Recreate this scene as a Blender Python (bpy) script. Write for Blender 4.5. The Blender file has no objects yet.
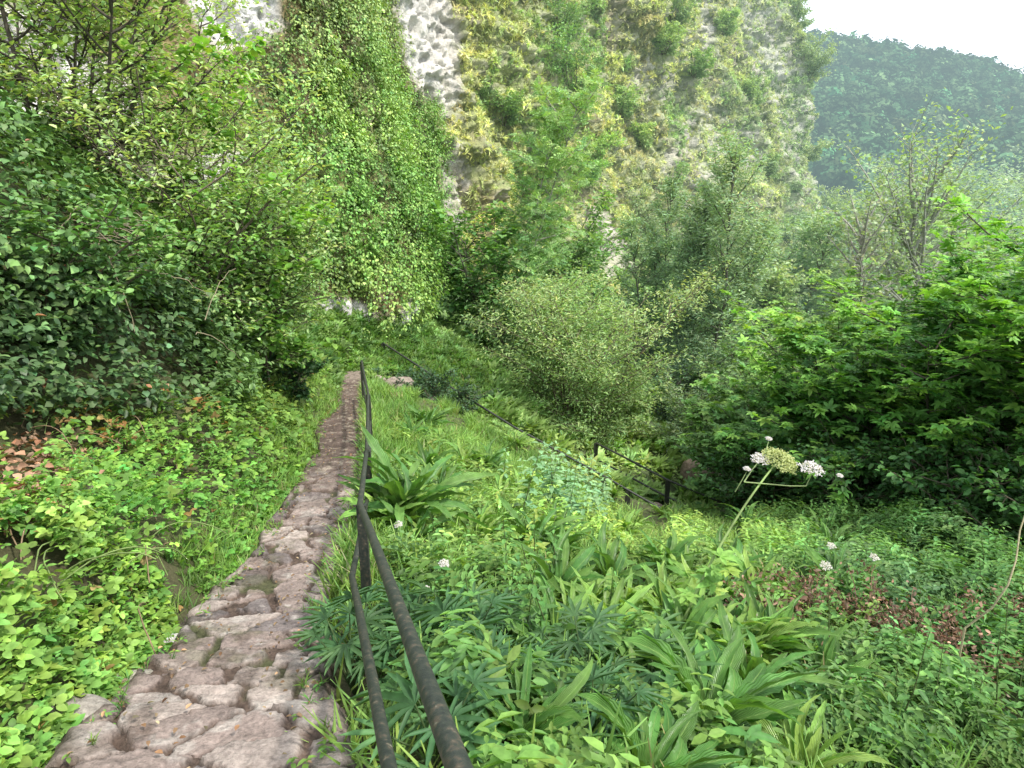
import bpy, math
import numpy as np

# ------------------------------------------------------------------ basics
PITCH = math.radians(15.0)
CP, SP = math.cos(PITCH), math.sin(PITCH)
F = 680.0
col = bpy.context.scene.collection
RNG = np.random.default_rng


def P(px, py, d):
    """survey point: direction seen from the eye and distance ahead -> world"""
    a = (px - 512) / F * d
    b = (384 - py) / F * d
    return np.array([a, d * CP + b * SP, -d * SP + b * CP])


def proj(V):
    d = V[..., 1] * CP - V[..., 2] * SP
    b = V[..., 1] * SP + V[..., 2] * CP
    dd = np.where(d > 0.05, d, 0.05)
    return 512 + F * V[..., 0] / dd, 384 - F * b / dd, d


def norm(v):
    v = np.asarray(v, float)
    return v / np.maximum(np.linalg.norm(v, axis=-1, keepdims=True), 1e-9)


# ------------------------------------------------------------------ noise
def _hash(ix, iy, iz, seed):
    h = (ix.astype(np.int64) * 374761393 + iy.astype(np.int64) * 668265263 + iz.astype(np.int64) * 2147483647 + seed * 974634541) & 0xFFFFFFFF
    h = ((h ^ (h >> 13)) * 1274126177) & 0xFFFFFFFF
    h = ((h ^ (h >> 16)) * 2246822519) & 0xFFFFFFFF
    return ((h ^ (h >> 15)) & 0xFFFFFF) / float(0xFFFFFF)


def vnoise(x, y, z=0.0, seed=0):
    x, y, z = np.broadcast_arrays(np.asarray(x, float), np.asarray(y, float), np.asarray(z, float))
    ix, iy, iz = np.floor(x), np.floor(y), np.floor(z)
    fx, fy, fz = x - ix, y - iy, z - iz
    fx, fy, fz = [t * t * (3 - 2 * t) for t in (fx, fy, fz)]
    r = 0
    for a in (0, 1):
        for b in (0, 1):
            for c in (0, 1):
                w = (fx if a else 1 - fx) * (fy if b else 1 - fy) * (fz if c else 1 - fz)
                r = r + w * _hash(ix + a, iy + b, iz + c, seed)
    return r


def fbm(x, y, z=0.0, oct=4, seed=0, gain=0.5):
    r, amp, tot, k = 0, 1.0, 0, 1.0
    for o in range(oct):
        r = r + amp * vnoise(np.asarray(x) * k, np.asarray(y) * k, np.asarray(z) * k, seed + o * 17)
        tot += amp
        amp *= gain
        k *= 2.03
    return r / tot


def sstep(a, b, x):
    t = np.clip((x - a) / (b - a), 0, 1)
    return t * t * (3 - 2 * t)


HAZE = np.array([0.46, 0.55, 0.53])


def haze(c, dist, L=170.0):  # aerial haze painted into the vertex colours, growing with distance
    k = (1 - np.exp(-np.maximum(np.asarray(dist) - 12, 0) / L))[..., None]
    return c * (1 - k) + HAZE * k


# ------------------------------------------------------------------ mesh builder
class MB:
    def __init__(s):
        s.V, s.C, s.U, s.Fq, s.Ft, s.n = [], [], [], [], [], 0

    def add(s, V, Fc, C, U=None):
        V = np.asarray(V, float).reshape(-1, 3)
        Fc = np.asarray(Fc, np.int64)
        C = np.asarray(C, float)
        if C.ndim == 1:
            C = np.tile(C, (len(V), 1))
        s.V.append(V)
        s.C.append(C)
        s.U.append(np.zeros((len(V), 3)) if U is None else np.asarray(U, float))
        (s.Fq if Fc.shape[1] == 4 else s.Ft).append(Fc + s.n)
        s.n += len(V)

    def build(s, name, mat, parent=None, flat=False):
        V = np.concatenate(s.V)
        C = np.concatenate(s.C)
        U = np.concatenate(s.U)
        q = np.concatenate(s.Fq) if s.Fq else np.zeros((0, 4), np.int64)
        t = np.concatenate(s.Ft) if s.Ft else np.zeros((0, 3), np.int64)
        me = bpy.data.meshes.new(name)
        me.vertices.add(len(V))
        me.vertices.foreach_set('co', V.astype(np.float32).ravel())
        loops = np.concatenate([q.ravel(), t.ravel()]).astype(np.int32)
        me.loops.add(len(loops))
        me.loops.foreach_set('vertex_index', loops)
        me.polygons.add(len(q) + len(t))
        ls = np.concatenate([np.arange(len(q)) * 4, len(q) * 4 + np.arange(len(t)) * 3]).astype(np.int32)
        me.polygons.foreach_set('loop_start', ls)
        me.update(calc_edges=True)
        a = me.attributes.new('Col', 'FLOAT_COLOR', 'POINT')
        rgba = np.ones((len(V), 4), np.float32)
        lum = C @ np.array([.3, .6, .1])
        rgba[:, :3] = np.clip(C * .97 + lum[:, None] * .03, 0, 1)
        a.data.foreach_set('color', rgba.ravel())
        if any(np.any(u) for u in s.U):
            b = me.attributes.new('Leaf', 'FLOAT_VECTOR', 'POINT')
            b.data.foreach_set('vector', U.astype(np.float32).ravel())
        if flat:
            me.shade_flat()
        me.materials.append(mat)
        o = bpy.data.objects.new(name, me)
        col.objects.link(o)
        if parent is not None:
            o.parent = parent
        return o


def empty(name, label, cat, loc=(0, 0, 0), rz=0.0, group=None, scale=1.0):
    o = bpy.data.objects.new(name, None)
    o.empty_display_size = 0.2
    o.location = tuple(float(v) for v in loc)
    o.rotation_euler = (0, 0, rz)
    o.scale = (scale,) * 3
    col.objects.link(o)
    return tag(o, label, cat, group)


def tag(o, label=None, cat=None, group=None, kind=None):
    if label: o['label'] = label
    if cat: o['category'] = cat
    if group: o['group'] = group
    if kind: o['kind'] = kind
    return o


def dup(root, loc, rz, scale, label):
    r = root.copy()
    col.objects.link(r)
    r.location = tuple(float(v) for v in loc)
    r.rotation_euler = (0, 0, rz)
    r.scale = (scale,) * 3
    r['label'] = label
    for ch in root.children:
        c = ch.copy()
        col.objects.link(c)
        c.parent = r
    return r


# ------------------------------------------------------------------ materials
def nodes_of(name):
    m = bpy.data.materials.new(name)
    m.use_nodes = True
    nt = m.node_tree
    nt.nodes.clear()
    return m, nt, nt.nodes, nt.links


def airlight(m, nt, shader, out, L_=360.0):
    """haze painted onto the surface: glow mixed in with distance from the origin"""
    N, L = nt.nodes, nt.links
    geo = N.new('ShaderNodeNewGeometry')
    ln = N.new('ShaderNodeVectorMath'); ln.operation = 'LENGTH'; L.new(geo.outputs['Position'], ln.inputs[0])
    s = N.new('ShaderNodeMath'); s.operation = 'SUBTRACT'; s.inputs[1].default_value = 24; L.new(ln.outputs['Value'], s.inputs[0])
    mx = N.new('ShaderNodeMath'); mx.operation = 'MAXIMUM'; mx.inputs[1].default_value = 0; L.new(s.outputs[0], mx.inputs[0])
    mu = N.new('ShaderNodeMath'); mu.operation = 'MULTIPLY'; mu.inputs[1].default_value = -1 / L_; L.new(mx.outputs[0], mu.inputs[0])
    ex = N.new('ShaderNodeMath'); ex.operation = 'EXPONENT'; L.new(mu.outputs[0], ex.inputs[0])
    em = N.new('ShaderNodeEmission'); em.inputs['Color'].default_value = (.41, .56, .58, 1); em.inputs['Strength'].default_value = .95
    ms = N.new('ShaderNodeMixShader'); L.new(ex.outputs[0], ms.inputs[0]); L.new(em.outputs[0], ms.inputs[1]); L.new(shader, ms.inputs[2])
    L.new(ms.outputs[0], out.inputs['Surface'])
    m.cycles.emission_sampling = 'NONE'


def leaf_mat(name, transl=0.35, rough=0.5, spec=0.35, veins=False, nscale=9.0, namp=0.35, air=False):
    m, nt, N, L = nodes_of(name)
    out = N.new('ShaderNodeOutputMaterial')
    at = N.new('ShaderNodeAttribute'); at.attribute_name = 'Col'
    geo = N.new('ShaderNodeNewGeometry')
    noi = N.new('ShaderNodeTexNoise'); noi.inputs['Scale'].default_value = nscale; noi.inputs['Detail'].default_value = 3
    L.new(geo.outputs['Position'], noi.inputs['Vector'])
    mr = N.new('ShaderNodeMapRange'); mr.inputs[1].default_value = 0.3; mr.inputs[2].default_value = 0.7
    mr.inputs[3].default_value = 1 - namp; mr.inputs[4].default_value = 1 + namp
    L.new(noi.outputs['Fac'], mr.inputs[0])
    vm = N.new('ShaderNodeVectorMath'); vm.operation = 'SCALE'
    L.new(at.outputs['Color'], vm.inputs[0]); L.new(mr.outputs[0], vm.inputs['Scale'])
    colout = vm.outputs[0]
    pb = N.new('ShaderNodeBsdfPrincipled')
    if veins:
        lf = N.new('ShaderNodeAttribute'); lf.attribute_name = 'Leaf'
        sx = N.new('ShaderNodeSeparateXYZ'); L.new(lf.outputs['Vector'], sx.inputs[0])
        ab = N.new('ShaderNodeMath'); ab.operation = 'ABSOLUTE'; L.new(sx.outputs['X'], ab.inputs[0])
        # side veins: sine along the length, swept forward towards the margin
        ph = N.new('ShaderNodeMath'); ph.operation = 'MULTIPLY_ADD'; ph.inputs[1].default_value = -0.35
        L.new(ab.outputs[0], ph.inputs[0]); L.new(sx.outputs['Y'], ph.inputs[2])
        fr = N.new('ShaderNodeMath'); fr.operation = 'MULTIPLY'
        L.new(ph.outputs[0], fr.inputs[0]); L.new(sx.outputs['Z'], fr.inputs[1])
        si = N.new('ShaderNodeMath'); si.operation = 'SINE'; L.new(fr.outputs[0], si.inputs[0])
        mid = N.new('ShaderNodeMapRange'); mid.inputs[1].default_value = 0.0; mid.inputs[2].default_value = 0.12
        mid.inputs[3].default_value = 1.0; mid.inputs[4].default_value = 0.0
        L.new(ab.outputs[0], mid.inputs[0])
        mx = N.new('ShaderNodeMix'); mx.data_type = 'RGBA'; mx.inputs['B'].default_value = (0.22, 0.36, 0.10, 1)
        L.new(mid.outputs[0], mx.inputs['Factor']); L.new(colout, mx.inputs['A'])
        s2 = N.new('ShaderNodeMapRange'); s2.inputs[1].default_value = -1; s2.inputs[2].default_value = 1
        s2.inputs[3].default_value = 0.88; s2.inputs[4].default_value = 1.08
        L.new(si.outputs[0], s2.inputs[0])
        v2 = N.new('ShaderNodeVectorMath'); v2.operation = 'SCALE'
        L.new(mx.outputs['Result'], v2.inputs[0]); L.new(s2.outputs[0], v2.inputs['Scale'])
        colout = v2.outputs[0]
        bp = N.new('ShaderNodeBump'); bp.inputs['Strength'].default_value = 0.6; bp.inputs['Distance'].default_value = 0.004
        L.new(si.outputs[0], bp.inputs['Height']); L.new(bp.outputs[0], pb.inputs['Normal'])
    L.new(colout, pb.inputs['Base Color'])
    pb.inputs['Roughness'].default_value = rough
    pb.inputs['Specular IOR Level'].default_value = spec
    tr = N.new('ShaderNodeBsdfTranslucent')
    tc = N.new('ShaderNodeMix'); tc.data_type = 'RGBA'; tc.blend_type = 'MULTIPLY'; tc.inputs['Factor'].default_value = 1.0
    tc.inputs['B'].default_value = (1.25, 1.3, 0.5, 1)
    L.new(colout, tc.inputs['A']); L.new(tc.outputs['Result'], tr.inputs['Color'])
    ms = N.new('ShaderNodeMixShader'); ms.inputs[0].default_value = transl
    L.new(pb.outputs[0], ms.inputs[1]); L.new(tr.outputs[0], ms.inputs[2]); L.new(ms.outputs[0], out.inputs['Surface'])
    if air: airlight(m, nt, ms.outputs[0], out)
    return m


def ground_mat(name, scale1=4.0, rough=0.95, bump=0.03, namp=0.4, s2=40.0, air=False):
    m, nt, N, L = nodes_of(name)
    out = N.new('ShaderNodeOutputMaterial')
    at = N.new('ShaderNodeAttribute'); at.attribute_name = 'Col'
    geo = N.new('ShaderNodeNewGeometry')
    n1 = N.new('ShaderNodeTexNoise'); n1.inputs['Scale'].default_value = scale1; n1.inputs['Detail'].default_value = 8; n1.inputs['Roughness'].default_value = 0.65
    n2 = N.new('ShaderNodeTexNoise'); n2.inputs['Scale'].default_value = s2; n2.inputs['Detail'].default_value = 6; n2.inputs['Roughness'].default_value = 0.7
    L.new(geo.outputs['Position'], n1.inputs['Vector']); L.new(geo.outputs['Position'], n2.inputs['Vector'])
    ad = N.new('ShaderNodeMath'); ad.operation = 'ADD'; L.new(n1.outputs['Fac'], ad.inputs[0]); L.new(n2.outputs['Fac'], ad.inputs[1])
    mr = N.new('ShaderNodeMapRange'); mr.inputs[1].default_value = 0.7; mr.inputs[2].default_value = 1.3
    mr.inputs[3].default_value = 1 - namp; mr.inputs[4].default_value = 1 + namp
    L.new(ad.outputs[0], mr.inputs[0])
    vm = N.new('ShaderNodeVectorMath'); vm.operation = 'SCALE'
    L.new(at.outputs['Color'], vm.inputs[0]); L.new(mr.outputs[0], vm.inputs['Scale'])
    pb = N.new('ShaderNodeBsdfPrincipled'); pb.inputs['Roughness'].default_value = rough; pb.inputs['Specular IOR Level'].default_value = 0.2
    L.new(vm.outputs[0], pb.inputs['Base Color'])
    bp = N.new('ShaderNodeBump'); bp.inputs['Strength'].default_value = 0.8; bp.inputs['Distance'].default_value = bump
    L.new(ad.outputs[0], bp.inputs['Height']); L.new(bp.outputs[0], pb.inputs['Normal'])
    L.new(pb.outputs[0], out.inputs['Surface'])
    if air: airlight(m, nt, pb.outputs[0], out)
    return m


def rail_mat():
    m, nt, N, L = nodes_of('weathered_rail')
    out = N.new('ShaderNodeOutputMaterial')
    geo = N.new('ShaderNodeNewGeometry')
    n1 = N.new('ShaderNodeTexNoise'); n1.inputs['Scale'].default_value = 26; n1.inputs['Detail'].default_value = 8; n1.inputs['Roughness'].default_value = 0.7
    n2 = N.new('ShaderNodeTexNoise'); n2.inputs['Scale'].default_value = 60; n2.inputs['Detail'].default_value = 4
    L.new(geo.outputs['Position'], n1.inputs['Vector']); L.new(geo.outputs['Position'], n2.inputs['Vector'])
    ad = N.new('ShaderNodeMath'); ad.operation = 'ADD'; L.new(n1.outputs['Fac'], ad.inputs[0]); L.new(n2.outputs['Fac'], ad.inputs[1])
    cr = N.new('ShaderNodeValToRGB')
    e = cr.color_ramp.elements
    e[0].position = 0.40; e[0].color = (0.014, 0.018, 0.016, 1)
    e[1].position = 0.68; e[1].color = (0.19, 0.19, 0.14, 1)
    k = e.new(0.52); k.color = (0.03, 0.035, 0.028, 1)
    k = e.new(0.60); k.color = (0.075, 0.058, 0.042, 1)
    mr = N.new('ShaderNodeMath'); mr.operation = 'MULTIPLY'; mr.inputs[1].default_value = 0.5; L.new(ad.outputs[0], mr.inputs[0])
    L.new(mr.outputs[0], cr.inputs[0])
    pb = N.new('ShaderNodeBsdfPrincipled'); pb.inputs['Roughness'].default_value = 0.55
    L.new(cr.outputs[0], pb.inputs['Base Color'])
    bp = N.new('ShaderNodeBump'); bp.inputs['Strength'].default_value = 0.6; bp.inputs['Distance'].default_value = 0.004
    L.new(n1.outputs['Fac'], bp.inputs['Height']); L.new(bp.outputs[0], pb.inputs['Normal'])
    L.new(pb.outputs[0], out.inputs['Surface'])
    return m


M_LEAF = leaf_mat('foliage')
M_LEAFN = leaf_mat('near_foliage', transl=0.34, rough=0.5, spec=0.25, nscale=30, namp=0.25)
M_IVY = leaf_mat('ivy_leaves', transl=0.22, rough=0.45, spec=0.35)
M_FROND = leaf_mat('fern_frond', transl=0.3, rough=0.33, spec=0.5, veins=True)
M_GRASS = leaf_mat('grass_blades', transl=0.4, rough=0.55, spec=0.3)
M_DRY = leaf_mat('dry_leaves', transl=0.15, rough=0.8, spec=0.1)
M_PETAL = leaf_mat('petals', transl=0.3, rough=0.7, spec=0.1, namp=0.1)
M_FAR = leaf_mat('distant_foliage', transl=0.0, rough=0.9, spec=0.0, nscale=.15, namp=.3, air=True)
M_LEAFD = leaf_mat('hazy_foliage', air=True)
M_BARK = ground_mat('bark', 12, 0.9, 0.01)
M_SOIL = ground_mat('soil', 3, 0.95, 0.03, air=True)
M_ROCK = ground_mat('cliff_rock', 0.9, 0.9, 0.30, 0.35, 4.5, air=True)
M_STONE = ground_mat('path_stone', 11, 0.85, 0.03, 0.55, 48.0)
M_RAIL = rail_mat()

# ------------------------------------------------------------------ terrain
PATH = np.array([[-1.5, -0.35, -1.35, .55], [0.3, -0.62, -1.62, .52]] + [
    [*(lambda l, r: ((l + r)[1] / 2, (l + r)[0] / 2, (l + r)[2] / 2, (r - l)[0] / 2))(P(a, y, d), P(b, y, d))]
    for a, b, y, d in [(38, 335, 768, 2.35), (110, 335, 700, 2.9), (155, 325, 650, 3.5), (205, 322, 600, 4.3),
                       (255, 342, 550, 5.3), (284, 360, 500, 6.8), (318, 364, 450, 8.9), (316, 364, 425, 10.5),
                       (337, 364, 408, 12.0), (339, 363, 388, 14.3), (342, 366, 376, 15.6)]])


def path_at(y):
    return [np.interp(y, PATH[:, 0], PATH[:, k]) for k in (1, 2, 3)]


CTRL = [(0, 768, 1.9), (60, 700, 2.6), (0, 650, 2.6), (100, 600, 3.6), (0, 550, 3.6), (200, 550, 4.7), (100, 500, 5.0), (0, 480, 4.6),
        (250, 470, 6.8), (300, 430, 9.0), (0, 410, 5.4), (100, 420, 6.0), (200, 430, 7.0), (0, 185, 6.4), (50, 235, 6.8), (100, 295, 7.2),
        (150, 330, 7.8), (200, 385, 8.3), (82, 187, 9.5), (230, 300, 10.5), (310, 352, 15.0), (340, 338, 16.5), (270, 390, 10.0),
        (400, 768, 2.2), (380, 600, 4.3), (372, 500, 6.9), (600, 768, 2.7), (800, 768, 3.3), (1024, 768, 3.9), (500, 600, 4.8),
        (600, 600, 5.3), (800, 600, 6.3), (1024, 600, 7.0), (420, 500, 7.5), (500, 505, 8.3), (650, 540, 9.5), (850, 520, 11.0),
        (1024, 520, 11.5), (450, 448, 11.0), (420, 404, 13.5), (560, 500, 11.0), (500, 450, 13.5), (600, 520, 12.0), (462, 408, 16.2), (514, 437, 15.6),
        (628, 502, 14.6), (700, 472, 20), (662, 510, 18), (620, 440, 20), (800, 480, 20), (1000, 480, 16), (540, 392, 24),
        (700, 400, 30), (850, 400, 40), (1000, 350, 60), (460, 350, 22), (620, 335, 32), (740, 300, 45), (840, 282, 70), (400, 355, 17.5)]
CT = np.array([P(*c) for c in CTRL])
CT = np.vstack([CT, [[-9, 14, -.2], [-7.5, 11, 0.2], [-7, 4, .6], [-5.5, 1.5, 0.0], [-4, 0, -.6], [-10, 0, 2.5], [-14, 10, 3], [3, 0.3, -2.6], [8, 2, -4.5], [3, -3, -2.2],
                     [-3, -3, -.3], [0, -4, -1.0], [15, 5, -7], [25, 20, -11], [60, 60, -16], [60, 10, -16], [30, -10, -12], [100, 120, -20],
                     [-2.2, 19, -3.6], [0, 100, -8], [-20, 30, 0], [-40, 60, 0], [60, 150, -18], [160, 160, -22], [120, 20, -24], [-10, -10, 1.5], [10, -10, -6]]])
PY = np.array([0., 2., 3.5, 5, 6.5, 8, 10, 12, 14, 15.5])
pc = path_at(PY)
CT = np.vstack([CT, np.stack([pc[0], PY, pc[1]], 1)])


def _K(r2):
    return r2 * np.log(r2 + 1e-6) * 0.5


def _tps_fit():
    n = len(CT)
    A = np.zeros((n + 3, n + 3))
    d2 = ((CT[:, None, :2] - CT[None, :, :2]) ** 2).sum(-1)
    A[:n, :n] = _K(d2) + np.eye(n) * 0.02
    A[:n, n] = 1; A[:n, n + 1:] = CT[:, :2]; A[n, :n] = 1; A[n + 1:, :n] = CT[:, :2].T
    return np.linalg.solve(A, np.concatenate([CT[:, 2], np.zeros(3)]))


TPSW = _tps_fit()


def H(x, y, carve=True):
    x = np.atleast_1d(np.asarray(x, float)); y = np.atleast_1d(np.asarray(y, float))
    sh = x.shape
    x = x.ravel(); y = y.ravel()
    out = np.empty_like(x)
    for i in range(0, len(x), 40000):
        xs, ys = np.clip(x[i:i + 40000], -40, 150), np.clip(y[i:i + 40000], -12, 160)
        d2 = (xs[:, None] - CT[None, :, 0]) ** 2 + (ys[:, None] - CT[None, :, 1]) ** 2
        out[i:i + 40000] = _K(d2) @ TPSW[:-3] + TPSW[-3] + TPSW[-2] * xs + TPSW[-1] * ys
    out += (fbm(x * .9, y * .9, 0, 4, 5) - .5) * 0.35 + (fbm(x * 4, y * 4, 0, 2, 9) - .5) * 0.06
    if carve:
        cx, cz, hw = path_at(y)
        w = (1 - sstep(0, .45, np.abs(x - cx) - hw - .02)) * (1 - sstep(15.5, 16.5, y)) * sstep(-3, -1, y)
        out = out * (1 - w) + (cz - .10) * w
    return out.reshape(sh)


def on_path(x, y, m=0.0):
    cx, cz, hw = path_at(y)
    return (np.abs(x - cx) < hw + m) & (y < 15.6)


def G(px, py, dmax=90):
    """where the line of sight px,py meets the ground"""
    ds = np.geomspace(1.0, dmax, 260)
    pts = np.array([P(px, py, d) for d in ds])
    h = H(pts[:, 0], pts[:, 1])
    k = np.argmax(pts[:, 2] < h)
    p = pts[k] if pts[k, 2] < h[k] else pts[-1]
    p = p.copy(); p[2] = H(p[0], p[1])[0]
    return p


def axis(segs):
    out = [segs[0][0]]
    for a, b, s0, s1 in segs:
        p = a
        n = max(2, int(2 * (b - a) / (s0 + s1)))
        t = np.linspace(0, 1, n + 1)[1:]
        out += list(a + (b - a) * (t * s0 + t * t * (s1 - s0) / 2) / (s0 + (s1 - s0) / 2))
    return np.array(out)


def grid_faces(nu, nv):
    i = np.arange(nu * nv).reshape(nu, nv)
    return np.stack([i[:-1, :-1], i[1:, :-1], i[1:, 1:], i[:-1, 1:]], -1).reshape(-1, 4)


xs = np.concatenate([-axis([(8, 40, .1, 5), (40, 400, 5, 60)])[::-1], axis([(-7.9, 10, .075, .075), (10, 40, .1, 2), (40, 700, 2, 60)])])
ys = np.concatenate([axis([(-60, -1, 8, .2)]), axis([(-.9, 16, .075, .075), (16, 80, .1, 3), (80, 900, 3, 60)])])
X, Y = np.meshgrid(xs, ys, indexing='ij')
Z = H(X, Y)
far = sstep(120, 260, np.hypot(X, Y))
Z = Z * (1 - far) + (-14 + 6 * fbm(X * .01, Y * .01, 0, 3, 2)) * far
dist = np.hypot(X, Y)
n = fbm(X * 1.3, Y * 1.3, 0, 5, 31)[..., None]
gc = np.array([.060, .046, .030]) * (1 - n) * 1.4 + np.array([.07, .10, .028]) * n * 1.1
far3 = sstep(8, 30, dist)[..., None]
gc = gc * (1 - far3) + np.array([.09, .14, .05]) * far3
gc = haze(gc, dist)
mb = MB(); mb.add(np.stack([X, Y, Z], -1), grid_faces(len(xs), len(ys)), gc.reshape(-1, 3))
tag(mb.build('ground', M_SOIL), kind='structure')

# ------------------------------------------------------------------ stone path
def build_path():
    rg = RNG(4)
    yy = axis([(-1.4, .8, .03, .02), (.8, 6.0, .0115, .0125), (6.0, 15.6, .022, .05)])
    tt = np.linspace(-1, 1, 101)
    Yg, T = np.meshgrid(yy, tt, indexing='ij')
    cx, cz, hw = path_at(Yg)
    edge = 1 + .45 * (fbm(Yg * 2.2, np.sign(T) * 5 + 5, 0, 4, 77, .6) - .45)
    Xg = cx + T * hw * 1.12 * edge
    hx, hy = -.26, .966
    q = Xg * hx + Yg * hy
    r = Xg * hy - Yg * hx
    q0, r0_ = q, r
    q = q0 + .15 * (fbm(r0_ * 5, q0 * 5, 0, 4, 3, .65) - .5)
    r = r0_ + .15 * (fbm(r0_ * 4, q0 * 4, 7, 3, 4) - .5)
    sites, rk, k, qq = [], [], 0, -2.0
    while qq < 17:
        step = rg.uniform(.22, .36) if qq < 7.5 else rg.uniform(.18, .3)
        rr = -1.2 + rg.uniform(0, .3)
        while rr < 3.4:
            sites.append((qq + rg.uniform(-.055, .055), rr + rg.uniform(-.05, .05)))
            rk.append((qq, rg.random()))
            rr += rg.uniform(.10, .44)
        qq += step
    S = np.array(sites); rk = np.array(rk)
    pts = np.stack([q.ravel(), r.ravel()], 1)
    f1 = np.empty(len(pts)); f2 = np.empty(len(pts)); idx = np.empty(len(pts), int)
    for i in range(0, len(pts), 4000):
        p = pts[i:i + 4000]
        da = np.abs(p[:, None, 0] - S[:, 0]) * 1.6; db = np.abs(p[:, None, 1] - S[:, 1])
        d = .35 * np.sqrt(da * da + db * db) + .65 * np.maximum(da, db)
        j = np.argpartition(d, 1, axis=1)[:, :2]
        dd = np.take_along_axis(d, j, 1)
        o = np.argsort(dd, 1)
        dd = np.take_along_axis(dd, o, 1); j = np.take_along_axis(j, o, 1)
        f1[i:i + 4000], f2[i:i + 4000], idx[i:i + 4000] = dd[:, 0], dd[:, 1], j[:, 0]
    e = (f2 - f1).reshape(Yg.shape); idx = idx.reshape(Yg.shape)
    jw = .022 + .035 * sstep(.45, .7, fbm(Xg * 2.5, Yg * 2.5, 0, 3, 66))
    stone = sstep(jw, jw + .02, e + .055 * (fbm(Xg * 16, Yg * 16, 0, 4, 8, .65) - .5))
    fade = sstep(5.6, 8.4, Yg + .8 * (fbm(Xg * 2, Yg * 2, 0, 2, 6) - .5))
    rq = rk[idx, 0]; rv = rk[idx, 1]
    ysite = Yg + (rq - q) * .9
    czs = path_at(ysite)[1]
    zz = cz * .6 + czs * .4
    tx = (_hash(idx, idx, idx, 3) - .5) * .05; ty = (_hash(idx, idx, idx, 9) - .5) * .05
    dq = q - S[idx, 0]; dr = r - S[idx, 1]
    rough = (fbm(Xg * 6, Yg * 6, 0, 3, 21, .6) - .5) * .016 + (fbm(Xg * 30, Yg * 30, 0, 4, 22, .7) - .5) * .018
    zs = zz + stone * (.014 + (rv - .5) * .022) - (1 - stone) * (.009 + .016 * fbm(Xg * 20, Yg * 20, 0, 3, 2)) + dq * tx + dr * ty + rough
    pit = sstep(.62, .78, fbm(Xg * 14, Yg * 14, 0, 4, 60, .6)) * .012
    zs = zs - pit
    zd = cz + (fbm(Xg * 5, Yg * 5, 0, 5, 14, .6) - .5) * .06
    zf = zs * (1 - fade) + zd * fade
    zf = zf - .05 * sstep(.8, 1, np.abs(T)) ** 2 * 1.6
    c1 = np.array([.275, .215, .190]); c2 = np.array([.37, .305, .270]); c3 = np.array([.19, .158, .150])
    h = _hash(idx, idx, idx, 1)[..., None]
    cs = np.where(h < .5, c1, np.where(h < .78, c2, c3)) * (.85 + .3 * _hash(idx, idx, idx, 5)[..., None])
    nz = fbm(Xg * 5, Yg * 5, 0, 5, 41, .6)[..., None]
    cs = cs * (.75 + .5 * nz)
    lich = sstep(.60, .72, fbm(Xg * 9, Yg * 9, 0, 4, 50, .6))[..., None]
    cs = cs * (1 - .45 * lich) + np.array([.46, .42, .38]) * .45 * lich
    mort = np.array([.115, .080, .062]) * (.3 + 1.3 * fbm(Xg * 25, Yg * 25, 0, 4, 45, .7)[..., None])
    gm = sstep(.56, .66, fbm(Xg * 2.2, Yg * 2.2, 0, 4, 46, .6))[..., None] * .6
    mort = mort * (1 - gm) + np.array([.07, .095, .03]) * gm
    s3 = (stone * (1 - .55 * sstep(.55, .68, fbm(Xg * 3.4, Yg * 3.4, 0, 5, 91, .62))))[..., None]
    c = mort * (1 - s3) + cs * s3
    dirt = np.array([.12, .086, .072]) * (.55 + .9 * nz)
    fl = sstep(.63, .68, fbm(Xg * 16, Yg * 16, 0, 2, 88))[..., None]
    dirt = dirt * (1 - fl * .5) + np.array([.42, .36, .28]) * fl * .5
    f3 = fade[..., None]
    c = c * (1 - f3) + dirt * f3
    ed = (sstep(.72, 1.0, np.abs(T) + .25 * (fbm(Xg * 6, Yg * 6, 0, 3, 12) - .5)))[..., None]
    c = c * (1 - .75 * ed) + np.array([.06, .05, .03]) * .75 * ed
    end = sstep(14.2, 15.2, Yg)[..., None]
    c = c * (1 - end) + np.array([.24, .19, .155]) * end
    mb = MB(); mb.add(np.stack([Xg, Yg, zf], -1), grid_faces(len(yy), len(tt)), c.reshape(-1, 3))
    tag(mb.build('path', M_STONE), kind='structure')


build_path()

# ------------------------------------------------------------------ templates
def tpl_leaf(w=.5, fold=.12, droop=.12):
    V = np.array([[0, 0, 0], [0, 1, -droop], [-w * .42, .28, fold], [-w * .40, .66, fold * .7 - droop * .4], [w * .42, .28, fold], [w * .40, .66, fold * .7 - droop * .4]])
    Fc = np.array([[0, 1, 3, 2], [0, 4, 5, 1]])
    return V, Fc, np.array([.9, 1, 1, 1.06, 1, 1.06])


def tpl_diamond(w=.5, droop=.1):
    V = np.array([[0, 0, 0], [w * .5, .5, .03], [0, 1, -droop], [-w * .5, .5, .03]])
    return V, np.array([[0, 1, 2, 3]]), np.array([.92, 1, 1.05, 1])


def tpl_combine(items):
    Vs, Fs, Ss, n = [], [], [], 0
    for (V, Fc, S), M, t, s, sh in items:
        Vs.append((V * s) @ np.array(M).T + t); Fs.append(Fc + n); Ss.append(S * sh); n += len(V)
    return np.concatenate(Vs), np.concatenate(Fs), np.concatenate(Ss)


def rot(az=0., el=0., roll=0.):
    """frame whose y axis points to azimuth az (0 = +y), raised by el"""
    ca, sa, ce, se, cr, sr = math.cos(az), math.sin(az), math.cos(el), math.sin(el), math.cos(roll), math.sin(roll)
    Rz = np.array([[ca, sa, 0], [-sa, ca, 0], [0, 0, 1]])
    Rx = np.array([[1, 0, 0], [0, ce, -se], [0, se, ce]])
    Ry = np.array([[cr, 0, sr], [0, 1, 0], [-sr, 0, cr]])
    return Rz @ Rx @ Ry


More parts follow.
